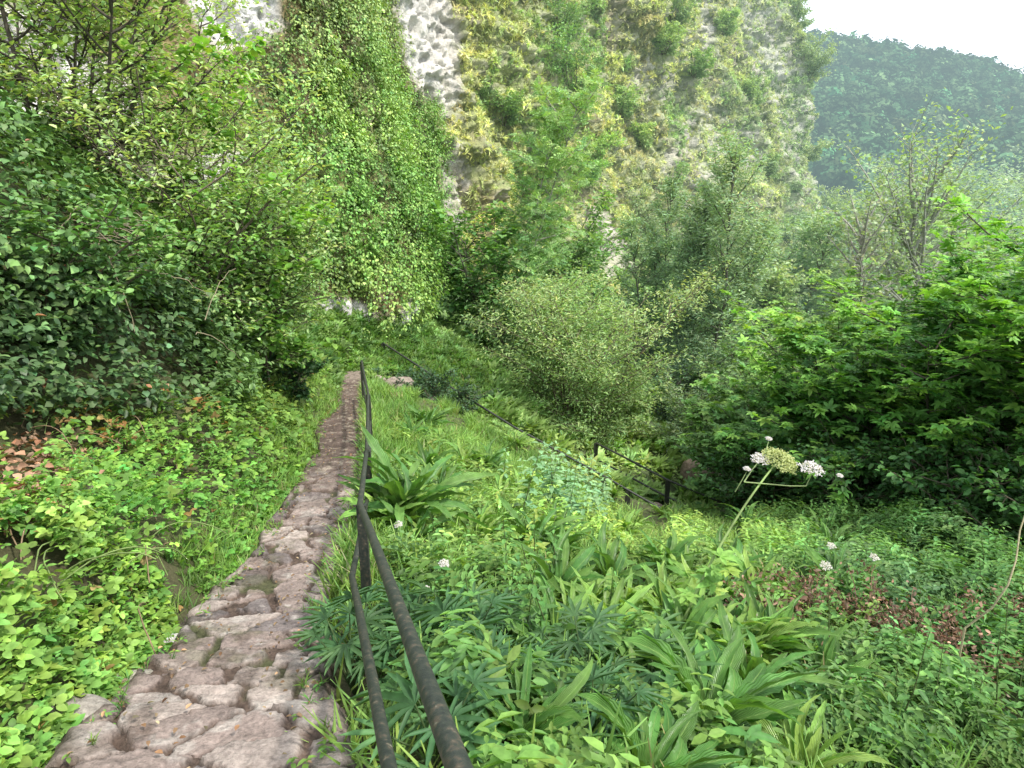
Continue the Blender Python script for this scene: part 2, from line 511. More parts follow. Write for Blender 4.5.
LEAF = tpl_leaf(.62)
NARROW = tpl_leaf(.3, .05, .2)
DIAM = tpl_diamond(.62)
DNAR = tpl_diamond(.34)
BROAD = tpl_leaf(.95, .1, .1)


def tpl_star(n, w, spread, tw):     # palmate leaf: lobes from one point
    it = []
    for k in range(n):
        a = (k / (n - 1) - .5) * spread
        L = 1 - .35 * abs(k / (n - 1) - .5) * 2
        it.append((tpl_leaf(w, .06, .14), rot(a, .1), np.zeros(3), L, 1 + .06 * (k % 2)))
    return tpl_combine(it)


PALM = tpl_star(5, .45, 3.6, 0)
HELL = tpl_star(7, .17, 3.3, 0)
TRI = tpl_combine([(tpl_leaf(.78, .1, .1), rot(0, .05), np.array([0, .30, 0]), .70, 1.05), (tpl_leaf(.72, .1, .1), rot(1.25, 0), np.array([.02, .28, 0]), .60, 1),
                   (tpl_leaf(.72, .1, .1), rot(-1.25, 0), np.array([-.02, .28, 0]), .60, .97)])
def tpl_oval(w=.6, fold=.08, droop=.15):
    V = np.array([[0, 0, 0], [0, .5, 0], [0, 1, -droop], [-w * .36, .16, fold * .7], [-w * .5, .48, fold], [-w * .30, .82, fold * .4 - droop * .6],
                  [w * .36, .16, fold * .7], [w * .5, .48, fold], [w * .30, .82, fold * .4 - droop * .6]])
    return V, np.array([[0, 1, 4, 3], [1, 2, 5, 4], [0, 6, 7, 1], [1, 7, 8, 2]]), np.array([.85, .95, 1.05, 1, 1.05, 1.08, 1, 1.05, 1.08])


TRIO = tpl_combine([(tpl_oval(.74), rot(0, .05), np.array([0, .34, 0]), .62, 1.05), (tpl_oval(.70), rot(1.35, 0), np.array([.03, .28, 0]), .52, 1),
                    (tpl_oval(.70), rot(-1.35, 0), np.array([-.03, .28, 0]), .52, .95)])
IVYL = (np.array([[0, 0, 0], [0, 1, -.08], [-.30, .62, .04], [-.50, .30, .0], [-.28, -.08, -.02], [.30, .62, .04], [.50, .30, 0], [.28, -.08, -.02], [0, .4, .05]]),
        np.array([[0, 8, 3, 4], [8, 1, 2, 3], [0, 7, 6, 8], [8, 6, 5, 1]]), np.array([.8, 1, 1, 1.05, .95, 1, 1.05, .95, 1.1]))


def tpl_pinnate(n, w):
    it = []
    for k in range(n):
        y = .15 + .75 * k / n
        for s in (-1, 1):
            it.append((tpl_diamond(w), rot(s * 1.05, -.1), np.array([0, y, -.15 * y * y]), .34 * (1 - .3 * k / n), 1))
    it.append((tpl_diamond(w), rot(0, -.3), np.array([0, .88, -.12]), .34, 1.05))
    return tpl_combine(it)


PINN = tpl_pinnate(4, .5)


def tpl_tuft(rg, n, w, spread, diam=True):
    it = []
    for k in range(n):
        az = rg.uniform(0, 6.28); el = math.pi / 2 - spread * rg.uniform(.1, 1)
        t = tpl_diamond(w, .25) if diam else tpl_leaf(w, .05, .25)
        it.append((t, rot(az, el, rg.uniform(-.5, .5)), np.array([rg.uniform(-.15, .15), rg.uniform(-.15, .15), 0]), rg.uniform(.6, 1.), rg.uniform(.75, 1.2)))
    return tpl_combine(it)


def tpl_clump(rg, n, size, w=.6, leafy=False):
    """round clump of small leaves"""
    it = []
    for k in range(n):
        d = norm(rg.normal(size=3)); r = rg.uniform(.45, 1) * .5
        p = d * r; p[2] = abs(p[2]) * .9
        t = tpl_leaf(w) if leafy else tpl_diamond(w)
        az = rg.uniform(0, 6.28)
        it.append((t, rot(az, rg.uniform(-.5, .6), rg.uniform(-.6, .6)), p, size * rg.uniform(.7, 1.2), rg.uniform(.75, 1.2)))
    return tpl_combine(it)


def tpl_sprig(rg, n, size, w=.6, hgt=1.0):
    """upright stem with leaf pairs"""
    it = []
    for k in range(n):
        z = hgt * (k + .6) / n
        a0 = rg.uniform(0, 3.14)
        for s in (0, math.pi):
            it.append((tpl_leaf(w, .08, .2), rot(a0 + s + rg.uniform(-.2, .2), rg.uniform(-.2, .35)), np.array([0, 0, z]), size * (1.1 - .5 * k / n) * rg.uniform(.8, 1.1), .85 + .3 * k / n))
    return tpl_combine(it)


def stamp(mb, tpl, pos, Yd, Nn, s, cols, sz=None):
    T, Fc, S = tpl
    pos = np.asarray(pos, float); Yd = norm(Yd)
    Xd = norm(np.cross(Yd, Nn)); Zd = np.cross(Xd, Yd)
    s = np.broadcast_to(np.asarray(s, float), (len(pos),))
    T3 = T[None] * s[:, None, None]
    V = pos[:, None] + T3[..., 0:1] * Xd[:, None] + T3[..., 1:2] * Yd[:, None] + T3[..., 2:3] * Zd[:, None]
    Fa = (Fc[None] + (np.arange(len(pos)) * len(T))[:, None, None]).reshape(-1, Fc.shape[1])
    C = (np.asarray(cols)[:, None] * S[None, :, None]).reshape(-1, 3)
    mb.add(V.reshape(-1, 3), Fa, C)


def stamp_up(mb, tpl, rg, pos, s, cols, tilt=.2, up=None):
    """stamp templates whose z axis is up"""
    n = len(pos)
    Zv = norm((np.array([0, 0, 1.]) if up is None else up) + rg.normal(size=(n, 3)) * tilt)
    a = rg.uniform(0, 6.28, n)
    h = np.stack([np.cos(a), np.sin(a), np.zeros(n)], 1)
    Yv = norm(h - (h * Zv).sum(1, keepdims=True) * Zv)
    stamp(mb, tpl, pos, Yv, Zv, s, cols)


def jit(rg, base, n, amp=.2, hue=.12):
    b = np.asarray(base, float)
    v = np.exp(rg.normal(size=(n, 1)) * amp)
    hsh = rg.normal(size=(n, 1)) * hue
    return b * v * np.concatenate([1 + hsh, np.ones((n, 1)), 1 - hsh * .5], 1)


def tube(mb, pts, r, sides, c):
    pts = np.asarray(pts, float); n = len(pts)
    r = np.broadcast_to(np.asarray(r, float), (n,))
    t = norm(np.gradient(pts, axis=0))
    ref = np.where(np.abs(t[:, 2:3]) > .9, np.array([[1., 0, 0]]), np.array([[0, 0, 1.]]))
    if len(set(ref[:, 0])) > 1: ref[:] = [0.3, 0.9, 0.2]
    u = norm(np.cross(t, ref)); v = np.cross(t, u)
    a = np.arange(sides) / sides * 2 * math.pi
    ring = pts[:, None] + r[:, None, None] * (np.cos(a)[None, :, None] * u[:, None] + np.sin(a)[None, :, None] * v[:, None])
    i = np.arange(n * sides).reshape(n, sides)
    j = np.roll(i, -1, 1)
    Fc = np.stack([i[:-1], j[:-1], j[1:], i[1:]], -1).reshape(-1, 4)
    mb.add(ring.reshape(-1, 3), Fc, np.asarray(c, float))
    # end caps
    for ringi, p, fl in ((i[0], pts[0], 1), (i[-1], pts[-1], 0)):
        base = ring.reshape(-1, 3)[ringi]
        V = np.vstack([base, p]); k = np.arange(sides); k2 = np.roll(k, -1)
        Ft = np.stack([k2, k, np.full(sides, sides)], 1) if fl else np.stack([k, k2, np.full(sides, sides)], 1)
        mb.add(V, Ft, np.asarray(c, float))


def curve(rg, p0, d0, L, n, wob, bend=(0, 0, 0)):
    pts = [np.array(p0, float)]; d = norm(d0)
    for k in range(n):
        d = norm(d + rg.normal(size=3) * wob + np.array(bend) / n)
        pts.append(pts[-1] + d * L / n)
    return np.array(pts)


# ------------------------------------------------------------------ trees
def make_tree(name, label, cat, base, h, spread, seed, stems=1, r0=.06, cb=.25, n1=26, n2=9, nl=14, leaf=.08, tpl=LEAF, leafcol=(.10, .19, .04),
              bark=(.10, .085, .06), upw=.7, rise=.5, lean=(0, 0), wob=.06, shape='round', stemspread=.35, jitter=.1, bend=(0, 0, 0), group=None, mat=None,
              hz=True, tipcol=None, tubes2=True, droop=0.0, rz=0., stemlabel='trunk'):
    rg = RNG(seed)
    base = np.asarray(base, float)
    root = empty(name, label, cat, base, rz, group)
    dist = np.linalg.norm(base)
    tb, cr = MB(), MB()
    LP, LD, LN, LS, LT = [], [], [], [], []
    bk = haze(np.array(bark)[None], np.array([dist]))[0]
    for s in range(stems):
        a = rg.uniform(0, 6.28) if stems > 1 else 0
        sp = stemspread * (0 if stems == 1 else rg.uniform(.3, 1))
        d0 = np.array([math.cos(a) * sp + lean[0], math.sin(a) * sp + lean[1], 1.])
        hh = h * (1 if s == 0 else rg.uniform(.65, 1))
        st = curve(rg, (math.cos(a) * .12 * (stems > 1), math.sin(a) * .12 * (stems > 1), -.25), d0, hh, 12, wob, bend)
        rs = r0 * (1 if stems == 1 else .7) * np.linspace(1, .12, len(st)) ** .8
        tube(tb, st, rs, 7, bk)
        N1 = max(3, int(n1 / stems * (1.2 if s == 0 else 1)))
        for k in range(N1):
            t = cb + (1 - cb) * ((k + rg.uniform(0, 1)) / N1)
            f = t * (len(st) - 1); i = min(int(f), len(st) - 2)
            p = st[i] + (st[i + 1] - st[i]) * (f - i)
            tt = (t - cb) / (1 - cb)
            env = {'round': math.sqrt(max(.05, 1 - (1.7 * tt - .75) ** 2 / 1.25)), 'cone': 1.05 - .85 * tt, 'vase': .45 + .7 * tt - .5 * max(0, tt - .75) * 2}[shape]
            az = k * 2.4 + rg.uniform(-.5, .5)
            el = rise * (.4 + .9 * tt) + rg.uniform(-.15, .15)
            d = np.array([math.cos(az) * math.cos(el), math.sin(az) * math.cos(el), math.sin(el)])
            L = spread * env * rg.uniform(.4, 1.2); bshade = rg.normal() * .45
            br = curve(rg, p, d, L, 7, .09, (0, 0, .25 - droop))
            tube(tb, br, np.linspace(r0 * .32, .006 + r0 * .03, 8), 4, bk)
            for j in range(n2):
                t2 = .15 + .85 * (j + rg.uniform(0, 1)) / n2
                g = t2 * 7; ii = min(int(g), 6)
                q = br[ii] + (br[ii + 1] - br[ii]) * (g - ii)
                side = norm(np.cross(norm(br[ii + 1] - br[ii]), (0, 0, 1))) * (1 if j % 2 else -1)
                dd = norm(norm(br[ii + 1] - br[ii]) * .6 + side * rg.uniform(.3, 1) + np.array([0, 0, rg.uniform(-.35, .45) - droop * .6]))
                l2 = spread * .32 * rg.uniform(.5, 1.2) * (1.15 - .5 * t2)
                tw = curve(rg, q, dd, l2, 3, .12)
                if tubes2:
                    tube(tb, tw, np.linspace(.003 + r0 * .06, .002, 4), 3, bk)
                m = max(2, int(nl * rg.uniform(.6, 1.3)))
                u = rg.uniform(.1, 1.05, m) * 3; iu = np.minimum(u.astype(int), 2)
                pp = tw[iu] + (tw[iu + 1] - tw[iu]) * (u - iu)[:, None]
                pp = pp + rg.normal(size=(m, 3)) * jitter * spread * .25 * np.array([1, 1, .6])
                sd = norm(np.cross(dd, (0, 0, 1.)))
                sgn = np.where(rg.random(m) < .5, 1, -1)[:, None]
                LP.append(pp); LD.append(dd * .6 + sd * sgn * .8 + rg.normal(size=(m, 3)) * .4 - np.array([0, 0, .15 + droop]))
                LN.append(np.array([0, 0, 1.]) * upw + rg.normal(size=(m, 3)) * (1 - upw) * .9)
                LS.append(leaf * rg.uniform(.6, 1.25, m)); LT.append(np.full((m, 1), rg.normal()) * .55 + bshade + .0 * pp[:, :1])
    LP, LD, LN, LS, LT = [np.concatenate(v) for v in (LP, LD, LN, LS, LT)]
    c = jit(rg, leafcol, len(LP), .16, .10) * np.exp(LT * .22)
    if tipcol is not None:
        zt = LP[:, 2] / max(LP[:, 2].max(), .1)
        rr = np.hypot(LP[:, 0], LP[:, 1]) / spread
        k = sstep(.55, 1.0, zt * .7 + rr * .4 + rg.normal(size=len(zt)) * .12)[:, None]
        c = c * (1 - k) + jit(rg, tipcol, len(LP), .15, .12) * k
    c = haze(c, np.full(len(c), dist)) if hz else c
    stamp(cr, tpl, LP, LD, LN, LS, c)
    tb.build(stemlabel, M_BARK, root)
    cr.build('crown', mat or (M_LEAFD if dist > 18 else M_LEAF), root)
    return root



# ------------------------------------------------------------------ cliff
PLAN = np.array([(-24, 5, 9), (-14, 11, 10), (-10.5, 14.2, 11), (-7.8, 15.2, 12), (-5.6, 16.3, 13), (-4.0, 16.9, 14), (-2.9, 17.9, 14), (-1.9, 19.8, 15), (-2.3, 23, 18),
                 (-4.4, 26, 20), (-3.0, 27.2, 20), (0.4, 30, 22), (3.4, 33, 24), (6.2, 36.5, 26), (7.2, 42, 28), (10, 46, 30), (14.5, 49.5, 34), (18, 54, 36),
                 (22, 59.5, 38), (28, 66, 40), (34, 73, 42), (38.5, 80, 42), (40.5, 91, 42), (36, 108, 42)], float)


def build_cliff():
    seg = np.hypot(*np.diff(PLAN[:, :2], axis=0).T); s = np.concatenate([[0], np.cumsum(seg)])
    dens = lambda u: np.interp(u, [0, 20, 60, s[-1]], [.11, .09, .13, .24])
    uu = [0.]
    while uu[-1] < s[-1]: uu.append(uu[-1] + dens(uu[-1]))
    uu = np.array(uu)
    k = np.ones(41) / 41
    def sm(a, w):
        kk = np.hanning(w + 2)[1:-1]; kk /= kk.sum()
        return np.convolve(np.pad(a, w // 2, mode='edge'), kk, 'valid')[:len(a)]
    px_ = sm(np.interp(uu, s, PLAN[:, 0]), 13); py_ = sm(np.interp(uu, s, PLAN[:, 1]), 13); top = np.interp(uu, s, PLAN[:, 2])
    tx, ty = np.gradient(px_), np.gradient(py_)
    tx, ty = sm(tx, 41), sm(ty, 41)
    l = np.hypot(tx, ty); ox, oy = ty / l, -tx / l
    bz = H(px_, py_) - 2.0
    nv = 300
    v = np.linspace(0, 1, nv) ** 1.12
    hgt = top[:, None] * v[None]
    near = 1 - sstep(24, 34, py_)[:, None]
    Xb = px_[:, None] - hgt * (.26 - .08 * near)
    Yb = py_[:, None] + hgt * (.14 + .05 * near)
    Zb = bz[:, None] + hgt
    U = np.broadcast_to(uu[:, None], Xb.shape)
    D = (fbm(U * .11, Zb * .07, 0, 3, 100) - .5) * 6.0 * (1 - .65 * near) + (fbm(U * .45 + Zb * .12, Zb * .22, 0, 4, 101) - .5) * 2.6 * (1 - .35 * near)
    rid = 1 - np.abs(fbm(U * .8 - Zb * .2, Zb * .35, 0, 6, 102, .6) - .5) * 2
    D = D + (rid - .75) * 1.5 + (fbm(U * 2.2, Zb * 3.0, 0, 5, 103, .6) - .5) * (.65 - .4 * near) + (fbm(U * .8 + Zb * .7, Zb * 2.0 - U * .55, 0, 4, 130, .6) - .5) * (1.9 - 1.5 * near)
    V = np.stack([Xb + ox[:, None] * D, Yb + oy[:, None] * D, Zb + (fbm(U * 1.2, Zb * 1.2, 0, 3, 104) - .5) * .6], -1)
    du = np.gradient(V, axis=0); dv = np.gradient(V, axis=1)
    Nn = norm(np.cross(du, dv))
    flip = (Nn[..., 0] * ox[:, None] + Nn[..., 1] * oy[:, None]).mean() < 0
    if flip: Nn = -Nn
    px, py, d = proj(V)
    rm = np.zeros(px.shape)
    for cx, cy, rx, ry, a, st in [(426, 30, 30, 85, -.25, 1), (235, 5, 50, 45, .2, 1), (25, 70, 60, 70, 0, 1), (90, 120, 60, 60, 0, .8), (335, 322, 38, 24, 0, 1), (422, 332, 30, 44, .5, 1),
                                  (220, 172, 40, 22, 0, .8), (150, 200, 80, 60, 0, .5),
                                  (608, 245, 18, 50, -.5, .75), (708, 22, 9, 40, 0, .72), (765, 50, 20, 65, -.35, .56), (700, 160, 38, 55, .2, .45), (660, 75, 45, 30, -.6, .4), (800, 120, 26, 90, -.2, .42),
                                  (455, 190, 14, 60, 0, .65), (745, 150, 24, 22, 0, .6)]:
        ca, sa = math.cos(a), math.sin(a)
        dx, dy = (px - cx), (py - cy)
        e = ((dx * ca + dy * sa) / rx) ** 2 + ((-dx * sa + dy * ca) / ry) ** 2
        rm = np.maximum(rm, st * (1 - sstep(.5, 1.5, e + .8 * (fbm(U * 1.3, Zb * 1.3, 0, 3, 120) - .5))))
    fleck = fbm(U * .9, Zb * .9, 0, 5, 105, .6)
    steep = 1 - np.clip(Nn[..., 2], 0, 1)
    veg = np.clip(1.35 - rm * 1.35 - sstep(.53, .60, fbm(U * 1.6 - Zb * .5, Zb * 2.6 + U * .5, 0, 5, 105, .62)) * .78 * (.35 + .65 * steep), 0, 1)
    nz = fbm(U * 1.5, Zb * 1.5, 0, 5, 106, .6)[..., None]
    rock = np.array([.56, .50, .41]) * (.45 + 1.0 * nz)
    white = np.array([.88, .85, .82]) * (.80 + .35 * nz)
    w = np.clip(rm * 1.2 - .1, 0, 1)[..., None] * near[..., None]
    gapc = sstep(.56, .70, fbm(U * 2.2 + 9 + Zb * .2, Zb * .6, 0, 5, 140, .62))[..., None]
    rock = rock * (1 - w) + (white * (1 - gapc * np.array([.20, .24, .30]))) * w
    soil = np.array([.30, .32, .11]) * (.5 + 1.0 * nz)
    red = sstep(.55, .7, fbm(U * .35, Zb * .35, 0, 3, 107))[..., None]
    soil = soil * (1 - red * .6) + np.array([.22, .12, .06]) * red * .6
    c = rock * (1 - veg[..., None]) + soil * veg[..., None]
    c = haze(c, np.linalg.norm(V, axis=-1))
    Fc = grid_faces(len(uu), nv)
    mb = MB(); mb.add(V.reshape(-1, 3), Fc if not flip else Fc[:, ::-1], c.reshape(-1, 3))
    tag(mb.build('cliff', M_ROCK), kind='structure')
    area = np.linalg.norm(np.cross(du, dv), axis=-1)
    return dict(V=V, N=Nn, px=px, py=py, d=d, veg=veg, rm=rm, U=U, area=area, near=np.broadcast_to(near, px.shape), D=D)


CL = build_cliff()
_vis = (CL['d'] > 1)


def cliff_at(px, py):
    e = (CL['px'] - px) ** 2 + (CL['py'] - py) ** 2
    m = _vis & (e < 36)
    if not m.any():
        k = np.argmin(np.where(_vis, e, 1e9))
    else:
        k = np.argmin(np.where(m, CL['d'] + e * .02, 1e9))
    return CL['V'].reshape(-1, 3)[k], CL['N'].reshape(-1, 3)[k]


def cliff_sample(rg, n, weight):
    w = (CL['area'] * weight).ravel(); w = w / w.sum()
    k = rg.choice(len(w), n, p=w)
    p = CL['V'].reshape(-1, 3)[k] + rg.normal(size=(n, 3)) * .05
    return p, CL['N'].reshape(-1, 3)[k], k


INVIEW = ((CL['px'] > -150) & (CL['px'] < 1000) & (CL['py'] > -170) & (CL['py'] < 480))


def cliff_plants():
    rg = RNG(11)
    ivym = (CL['near'] > .5) & (CL['px'] > -200) & (CL['U'] < 47)
    # grasses and herbs on the far face
    w = (CL['veg'] ** 1.5) * INVIEW * np.where(ivym & (CL['px'] < 470), 0.0, 1) * (.35 + sstep(.45, .6, fbm(CL['U'] * .8, CL['V'][..., 2] * .8, 0, 3, 300)))
    w = w * (1 / (1 + CL['d'] / 45))
    n = 135000
    p, nn, k = cliff_sample(rg, n, w)
    u = CL['U'].ravel()[k]; z = p[:, 2]; d = CL['d'].ravel()[k]
    mb = MB()
    f1 = fbm(u * .33, z * .33, 0, 4, 301); f2 = fbm(u * .25 + 40, z * .3, 0, 4, 302); f3 = fbm(u * 1.1, z * 1.1, 0, 3, 303)
    pal = [np.array(q) for q in ((.50, .56, .19), (.26, .42, .11), (.42, .29, .16), (.60, .58, .34), (.32, .43, .20))]
    c = pal[0] * np.ones((n, 1))
    a = sstep(.52, .62, f1)[:, None]; c = c * (1 - a) + pal[1] * a
    px = CL['px'].ravel()[k]; py = CL['py'].ravel()[k]
    redzone = np.exp(-((px - 480) / 60) ** 2 - ((py - 90) / 130) ** 2) * .20
    a = (sstep(.60, .72, f2 + redzone * .5) * .45)[:, None]; c = c * (1 - a) + pal[2] * a
    a = (sstep(.56, .68, f3) * .6)[:, None]; c = c * (1 - a) + pal[3] * a
    a = (sstep(40, 75, d) * .4)[:, None]; c = c * (1 - a) + pal[4] * a
    c = c * jit(rg, (1.05, 1, 1), n, .25, .08) * (.72 + .5 * sstep(.35, .65, fbm(u * .8 + z * .7, z * 2.0 - u * .55, 0, 4, 130, .6)))[:, None]  # ledge shading put into the grass colour, following the relief noise
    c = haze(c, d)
    tz = [tpl_tuft(rg, 9, .16, 1.5), tpl_tuft(rg, 10, .28, 1.5), tpl_clump(rg, 11, .26)]
    hz_ = np.stack([nn[:, 0], nn[:, 1], np.zeros(n)], 1)
    up = norm(nn * .9 + np.array([0, 0, .55]))
    kind = np.where(f3 > .52, 0, np.where(rg.random(n) < .5, 1, 2))
    s = rg.uniform(.12, .36, n) * (.7 + d / 80)
    for t in range(3):
        m = kind == t
        if m.any():
            stamp_up(mb, tz[t], rg, p[m], s[m], c[m], .35, up[m])
    tag(mb.build('cliff_grass', M_LEAFD), 'mossy grass and low herbs clinging to the steep limestone face', 'cliff plants', kind='stuff')
    # ivy sheet on the near buttress
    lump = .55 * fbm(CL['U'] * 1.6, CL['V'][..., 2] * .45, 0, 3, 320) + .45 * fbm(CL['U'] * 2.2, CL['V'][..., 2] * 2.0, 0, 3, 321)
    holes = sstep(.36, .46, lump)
    ivz = ivym & (CL['px'] > 255) & (CL['px'] < 500) & INVIEW & (CL['py'] > -60) & (CL['py'] < 400)
    w = ivz * np.clip(1.15 - CL['rm'] * 2.2, 0, 1) * (.3 + holes)
    n = 215000
    p, nn, k = cliff_sample(rg, n, w)
    lz = lump.ravel()[k]
    off = (lz - .38) * 3.0 + rg.uniform(-.12, .2, n)
    p = p + nn * np.clip(off, 0.02, 1.4)[:, None]
    p[:, 2] += rg.normal(size=n) * .05
    u = CL['U'].ravel()[k]
    f = fbm(u * .7, p[:, 2] * .5, 0, 3, 322)
    c = np.array([.16, .30, .065]) * np.ones((n, 1))
    a = sstep(.5, .62, f)[:, None]; c = c * (1 - a) + np.array([.24, .37, .09]) * a
    a = (sstep(2, 6, p[:, 2]) * .55)[:, None]; c = c * (1 - a) + np.array([.28, .34, .13]) * a
    c = c * jit(rg, (1, 1, 1), n, .3, .1) * (.35 + .9 * sstep(.38, .60, lz))[:, None]  # shade in the ivy folds painted in: recessed leaves get darker colour
    mb = MB()
    dn = norm(np.array([0, 0, -.75]) + nn * .55 + rg.normal(size=(n, 3)) * .35)
    nm = norm(nn * .7 + np.array([0, 0, .7]) + rg.normal(size=(n, 3)) * .35)
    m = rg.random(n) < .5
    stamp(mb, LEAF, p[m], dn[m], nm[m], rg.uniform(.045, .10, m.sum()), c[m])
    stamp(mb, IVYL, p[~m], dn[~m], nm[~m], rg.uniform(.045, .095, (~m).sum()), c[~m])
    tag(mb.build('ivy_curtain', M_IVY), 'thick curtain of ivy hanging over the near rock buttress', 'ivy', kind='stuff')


cliff_plants()

# ------------------------------------------------------------------ far wooded hill
def build_hill():
    rg = RNG(5)
    hx = np.linspace(-60, 620, 110); v = np.linspace(0, 1, 46)
    Xh, Vh = np.meshgrid(hx, v, indexing='ij')
    dR = 350
    ridge_px = np.array([700, 830, 870, 930, 975, 1005, 1024, 1100, 1300]); ridge_py = np.array([25, 36, 42, 52, 62, 86, 60, 30, 40])
    pxr = 512 + F * Xh / (dR * .93)
    rz = []
    pyr = np.interp(pxr, ridge_px, ridge_py)
    el = (384 - pyr) / F
    ztop = dR * (el * CP - SP) / (CP + el * SP)
    ztop = np.interp(Xh, hx, ztop[:, 0]) - 6
    Yh = 120 + (dR - 120) * Vh + (Vh ** 2) * 0
    prof = .62 * Vh + .38 * Vh ** 1.8
    Zh = -22 + (ztop + 22) * prof + 10 * (fbm(Xh * .012, Vh * 3, 0, 3, 7) - .5) * np.sin(Vh * 3.14)
    # back slope
    Xb = np.concatenate([Xh, Xh[:, -1:], Xh[:, -1:]], 1); Yb = np.concatenate([Yh, Yh[:, -1:] + 60, Yh[:, -1:] + 200], 1)
    Zb = np.concatenate([Zh, Zh[:, -1:] - 8, Zh[:, -1:] - 80], 1)
    mb = MB(); c = np.full((Xb.size, 3), 1.) * np.array([.06, .10, .11])
    mb.add(np.stack([Xb, Yb, Zb], -1), grid_faces(len(hx), 48)[:, ::1], c)
    tag(mb.build('hills', M_SOIL), kind='structure')
    # tree crowns on it
    def crown(seed):
        r = RNG(seed); it = []
        for q in range(150):
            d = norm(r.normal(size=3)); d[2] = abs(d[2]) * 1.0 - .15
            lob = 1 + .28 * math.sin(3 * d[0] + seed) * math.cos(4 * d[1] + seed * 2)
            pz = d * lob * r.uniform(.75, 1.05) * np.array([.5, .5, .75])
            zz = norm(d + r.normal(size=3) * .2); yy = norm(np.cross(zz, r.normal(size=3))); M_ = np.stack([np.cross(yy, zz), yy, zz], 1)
            it.append((tpl_diamond(.8), M_, pz + np.array([0, 0, .2]),   .20 * r.uniform(.7, 1.3), .35 + .75 * (d[2] + .3)))  # lit crown top painted in: leaf colour brightens upward
        return tpl_combine(it)
    cr = [crown(k) for k in range(5)]
    n = 5200
    u = rg.uniform(90, 330, n * 2); vv = rg.uniform(.12, 1.0, n * 2) ** .85
    x = u[:n]; v_ = vv[:n]
    y = 120 + 230 * v_
    ix = np.clip((x - hx[0]) / (hx[1] - hx[0]), 0, 108).astype(int); iv = np.clip(v_ * 45, 0, 44.99).astype(int)
    fr = v_ * 45 - iv
    z = Zh[ix, iv] * (1 - fr) + Zh[ix, np.minimum(iv + 1, 45)] * fr
    p = np.stack([x, y, z + .5], 1)
    base = np.array([.075, .145, .06])
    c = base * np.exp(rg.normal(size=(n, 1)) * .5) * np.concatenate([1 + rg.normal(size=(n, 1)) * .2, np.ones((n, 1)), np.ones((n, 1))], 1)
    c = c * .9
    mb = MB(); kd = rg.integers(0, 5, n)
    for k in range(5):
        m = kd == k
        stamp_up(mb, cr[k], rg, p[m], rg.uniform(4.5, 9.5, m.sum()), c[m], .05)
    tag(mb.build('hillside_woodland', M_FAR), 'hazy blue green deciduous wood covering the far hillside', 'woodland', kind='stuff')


build_hill()

# ------------------------------------------------------------------ handrails
def rail_run(label, top, drop, posts, rad, group, postlen, postw=.028):
    root = empty('handrail', label, 'handrail', (0, 0, 0), 0, group)
    top = np.array(top)
    for nm_, dz in (('top_rail', 0), ('lower_rail', drop)):
        pts = []
        for a, b in zip(top[:-1], top[1:]):
            n_ = max(3, int(np.linalg.norm(b - a) / .08))
            for t in np.linspace(0, 1, n_, endpoint=False): pts.append(a + (b - a) * t)
        pts.append(top[-1]); pts = np.array(pts)
        if callable(dz): pts = dz(pts)
        else: pts = pts + np.array([0, 0, dz])
        s = np.arange(len(pts))
        pts = pts + np.stack([fbm(s * .08, 1, 0, 2, 3) - .5, fbm(s * .08, 5, 0, 2, 3) - .5, fbm(s * .08, 9, 0, 2, 3) - .5], 1) * .006
        mb = MB(); tube(mb, pts, rad, 14, (.05, .05, .05)); mb.build(nm_, M_RAIL, root)
    for p in posts:
        p = np.array(p); mb = MB()
        w = postw
        z = H(p[0], p[1])[0] - .15
        z = min(z, p[2] - postlen)
        V = np.array([[sx * w, sy * w * .55, zz] for zz in (z - p[2], (z - p[2]) * .5, -rad * .6) for sx, sy in ((-1, -1), (1, -1), (1, 1), (-1, 1))]) + p
        Fc = [[0, 1, 5, 4], [1, 2, 6, 5], [2, 3, 7, 6], [3, 0, 4, 7], [4, 5, 9, 8], [5, 6, 10, 9], [6, 7, 11, 10], [7, 4, 8, 11], [8, 9, 10, 11], [3, 2, 1, 0]]
        mb.add(V, Fc, np.array([.03, .03, .03])); mb.build('post', M_RAIL, root, flat=True)
    return root


A1, A2, A3, A4 = P(360, 505, 3.95), P(367, 450, 6.0), P(368, 394, 9.0), P(361.5, 361, 12.4)
A0 = P(460, 768, .93)
Am = A0 + (A0 - A1) * .55


def lower_a(pts):
    B0, B1 = P(390, 768, 1.55), P(352, 577, 3.9)
    Bm = B0 + (B0 - B1) * .55
    out = []
    for p in pts:
        if p[1] < A1[1]:
            t = (p[1] - Am[1]) / (A1[1] - Am[1]); out.append(Bm + (B1 - Bm) * t)
        else:
            t = min(1, (p[1] - A1[1]) / (A2[1] - A1[1]))
            o = (B1 - A1) * (1 - t) + np.array([0, 0, -.38]) * t
            out.append(p + o)
    return np.array(out)


rail_run('weathered dark iron handrail running down beside the stone path', [Am, A0, A1, A2, A3, A4], lower_a,
         [A1 + np.array([0, .03, 0]), A2, A3, A4, Am + (A1 - Am) * .02], .0185, 'handrails along the zigzag path', .75)
BR = [P(383, 343, 17.2), P(461.5, 394, 15.6), P(514, 427, 15.0), P(604, 476, 14.2), P(628, 490, 14.0), P(660, 508, 13.8)]
rail_run('thin dark handrail below the ivy covered rock, sloping down behind the ferns', BR, -.42, [BR[0], BR[1], BR[3], BR[4]], .0235, 'handrails along the zigzag path', .6, .05)
CR = [P(596, 443, 18.0), P(620, 455, 17.6), P(668, 480, 16.8), P(704, 495, 16.4), P(745, 512, 16.0)]
rail_run('farthest short handrail with one upright post beside the pinkish steps', CR, -.45, [CR[0], CR[2], CR[4]], .026, 'handrails along the zigzag path', .6, .055)

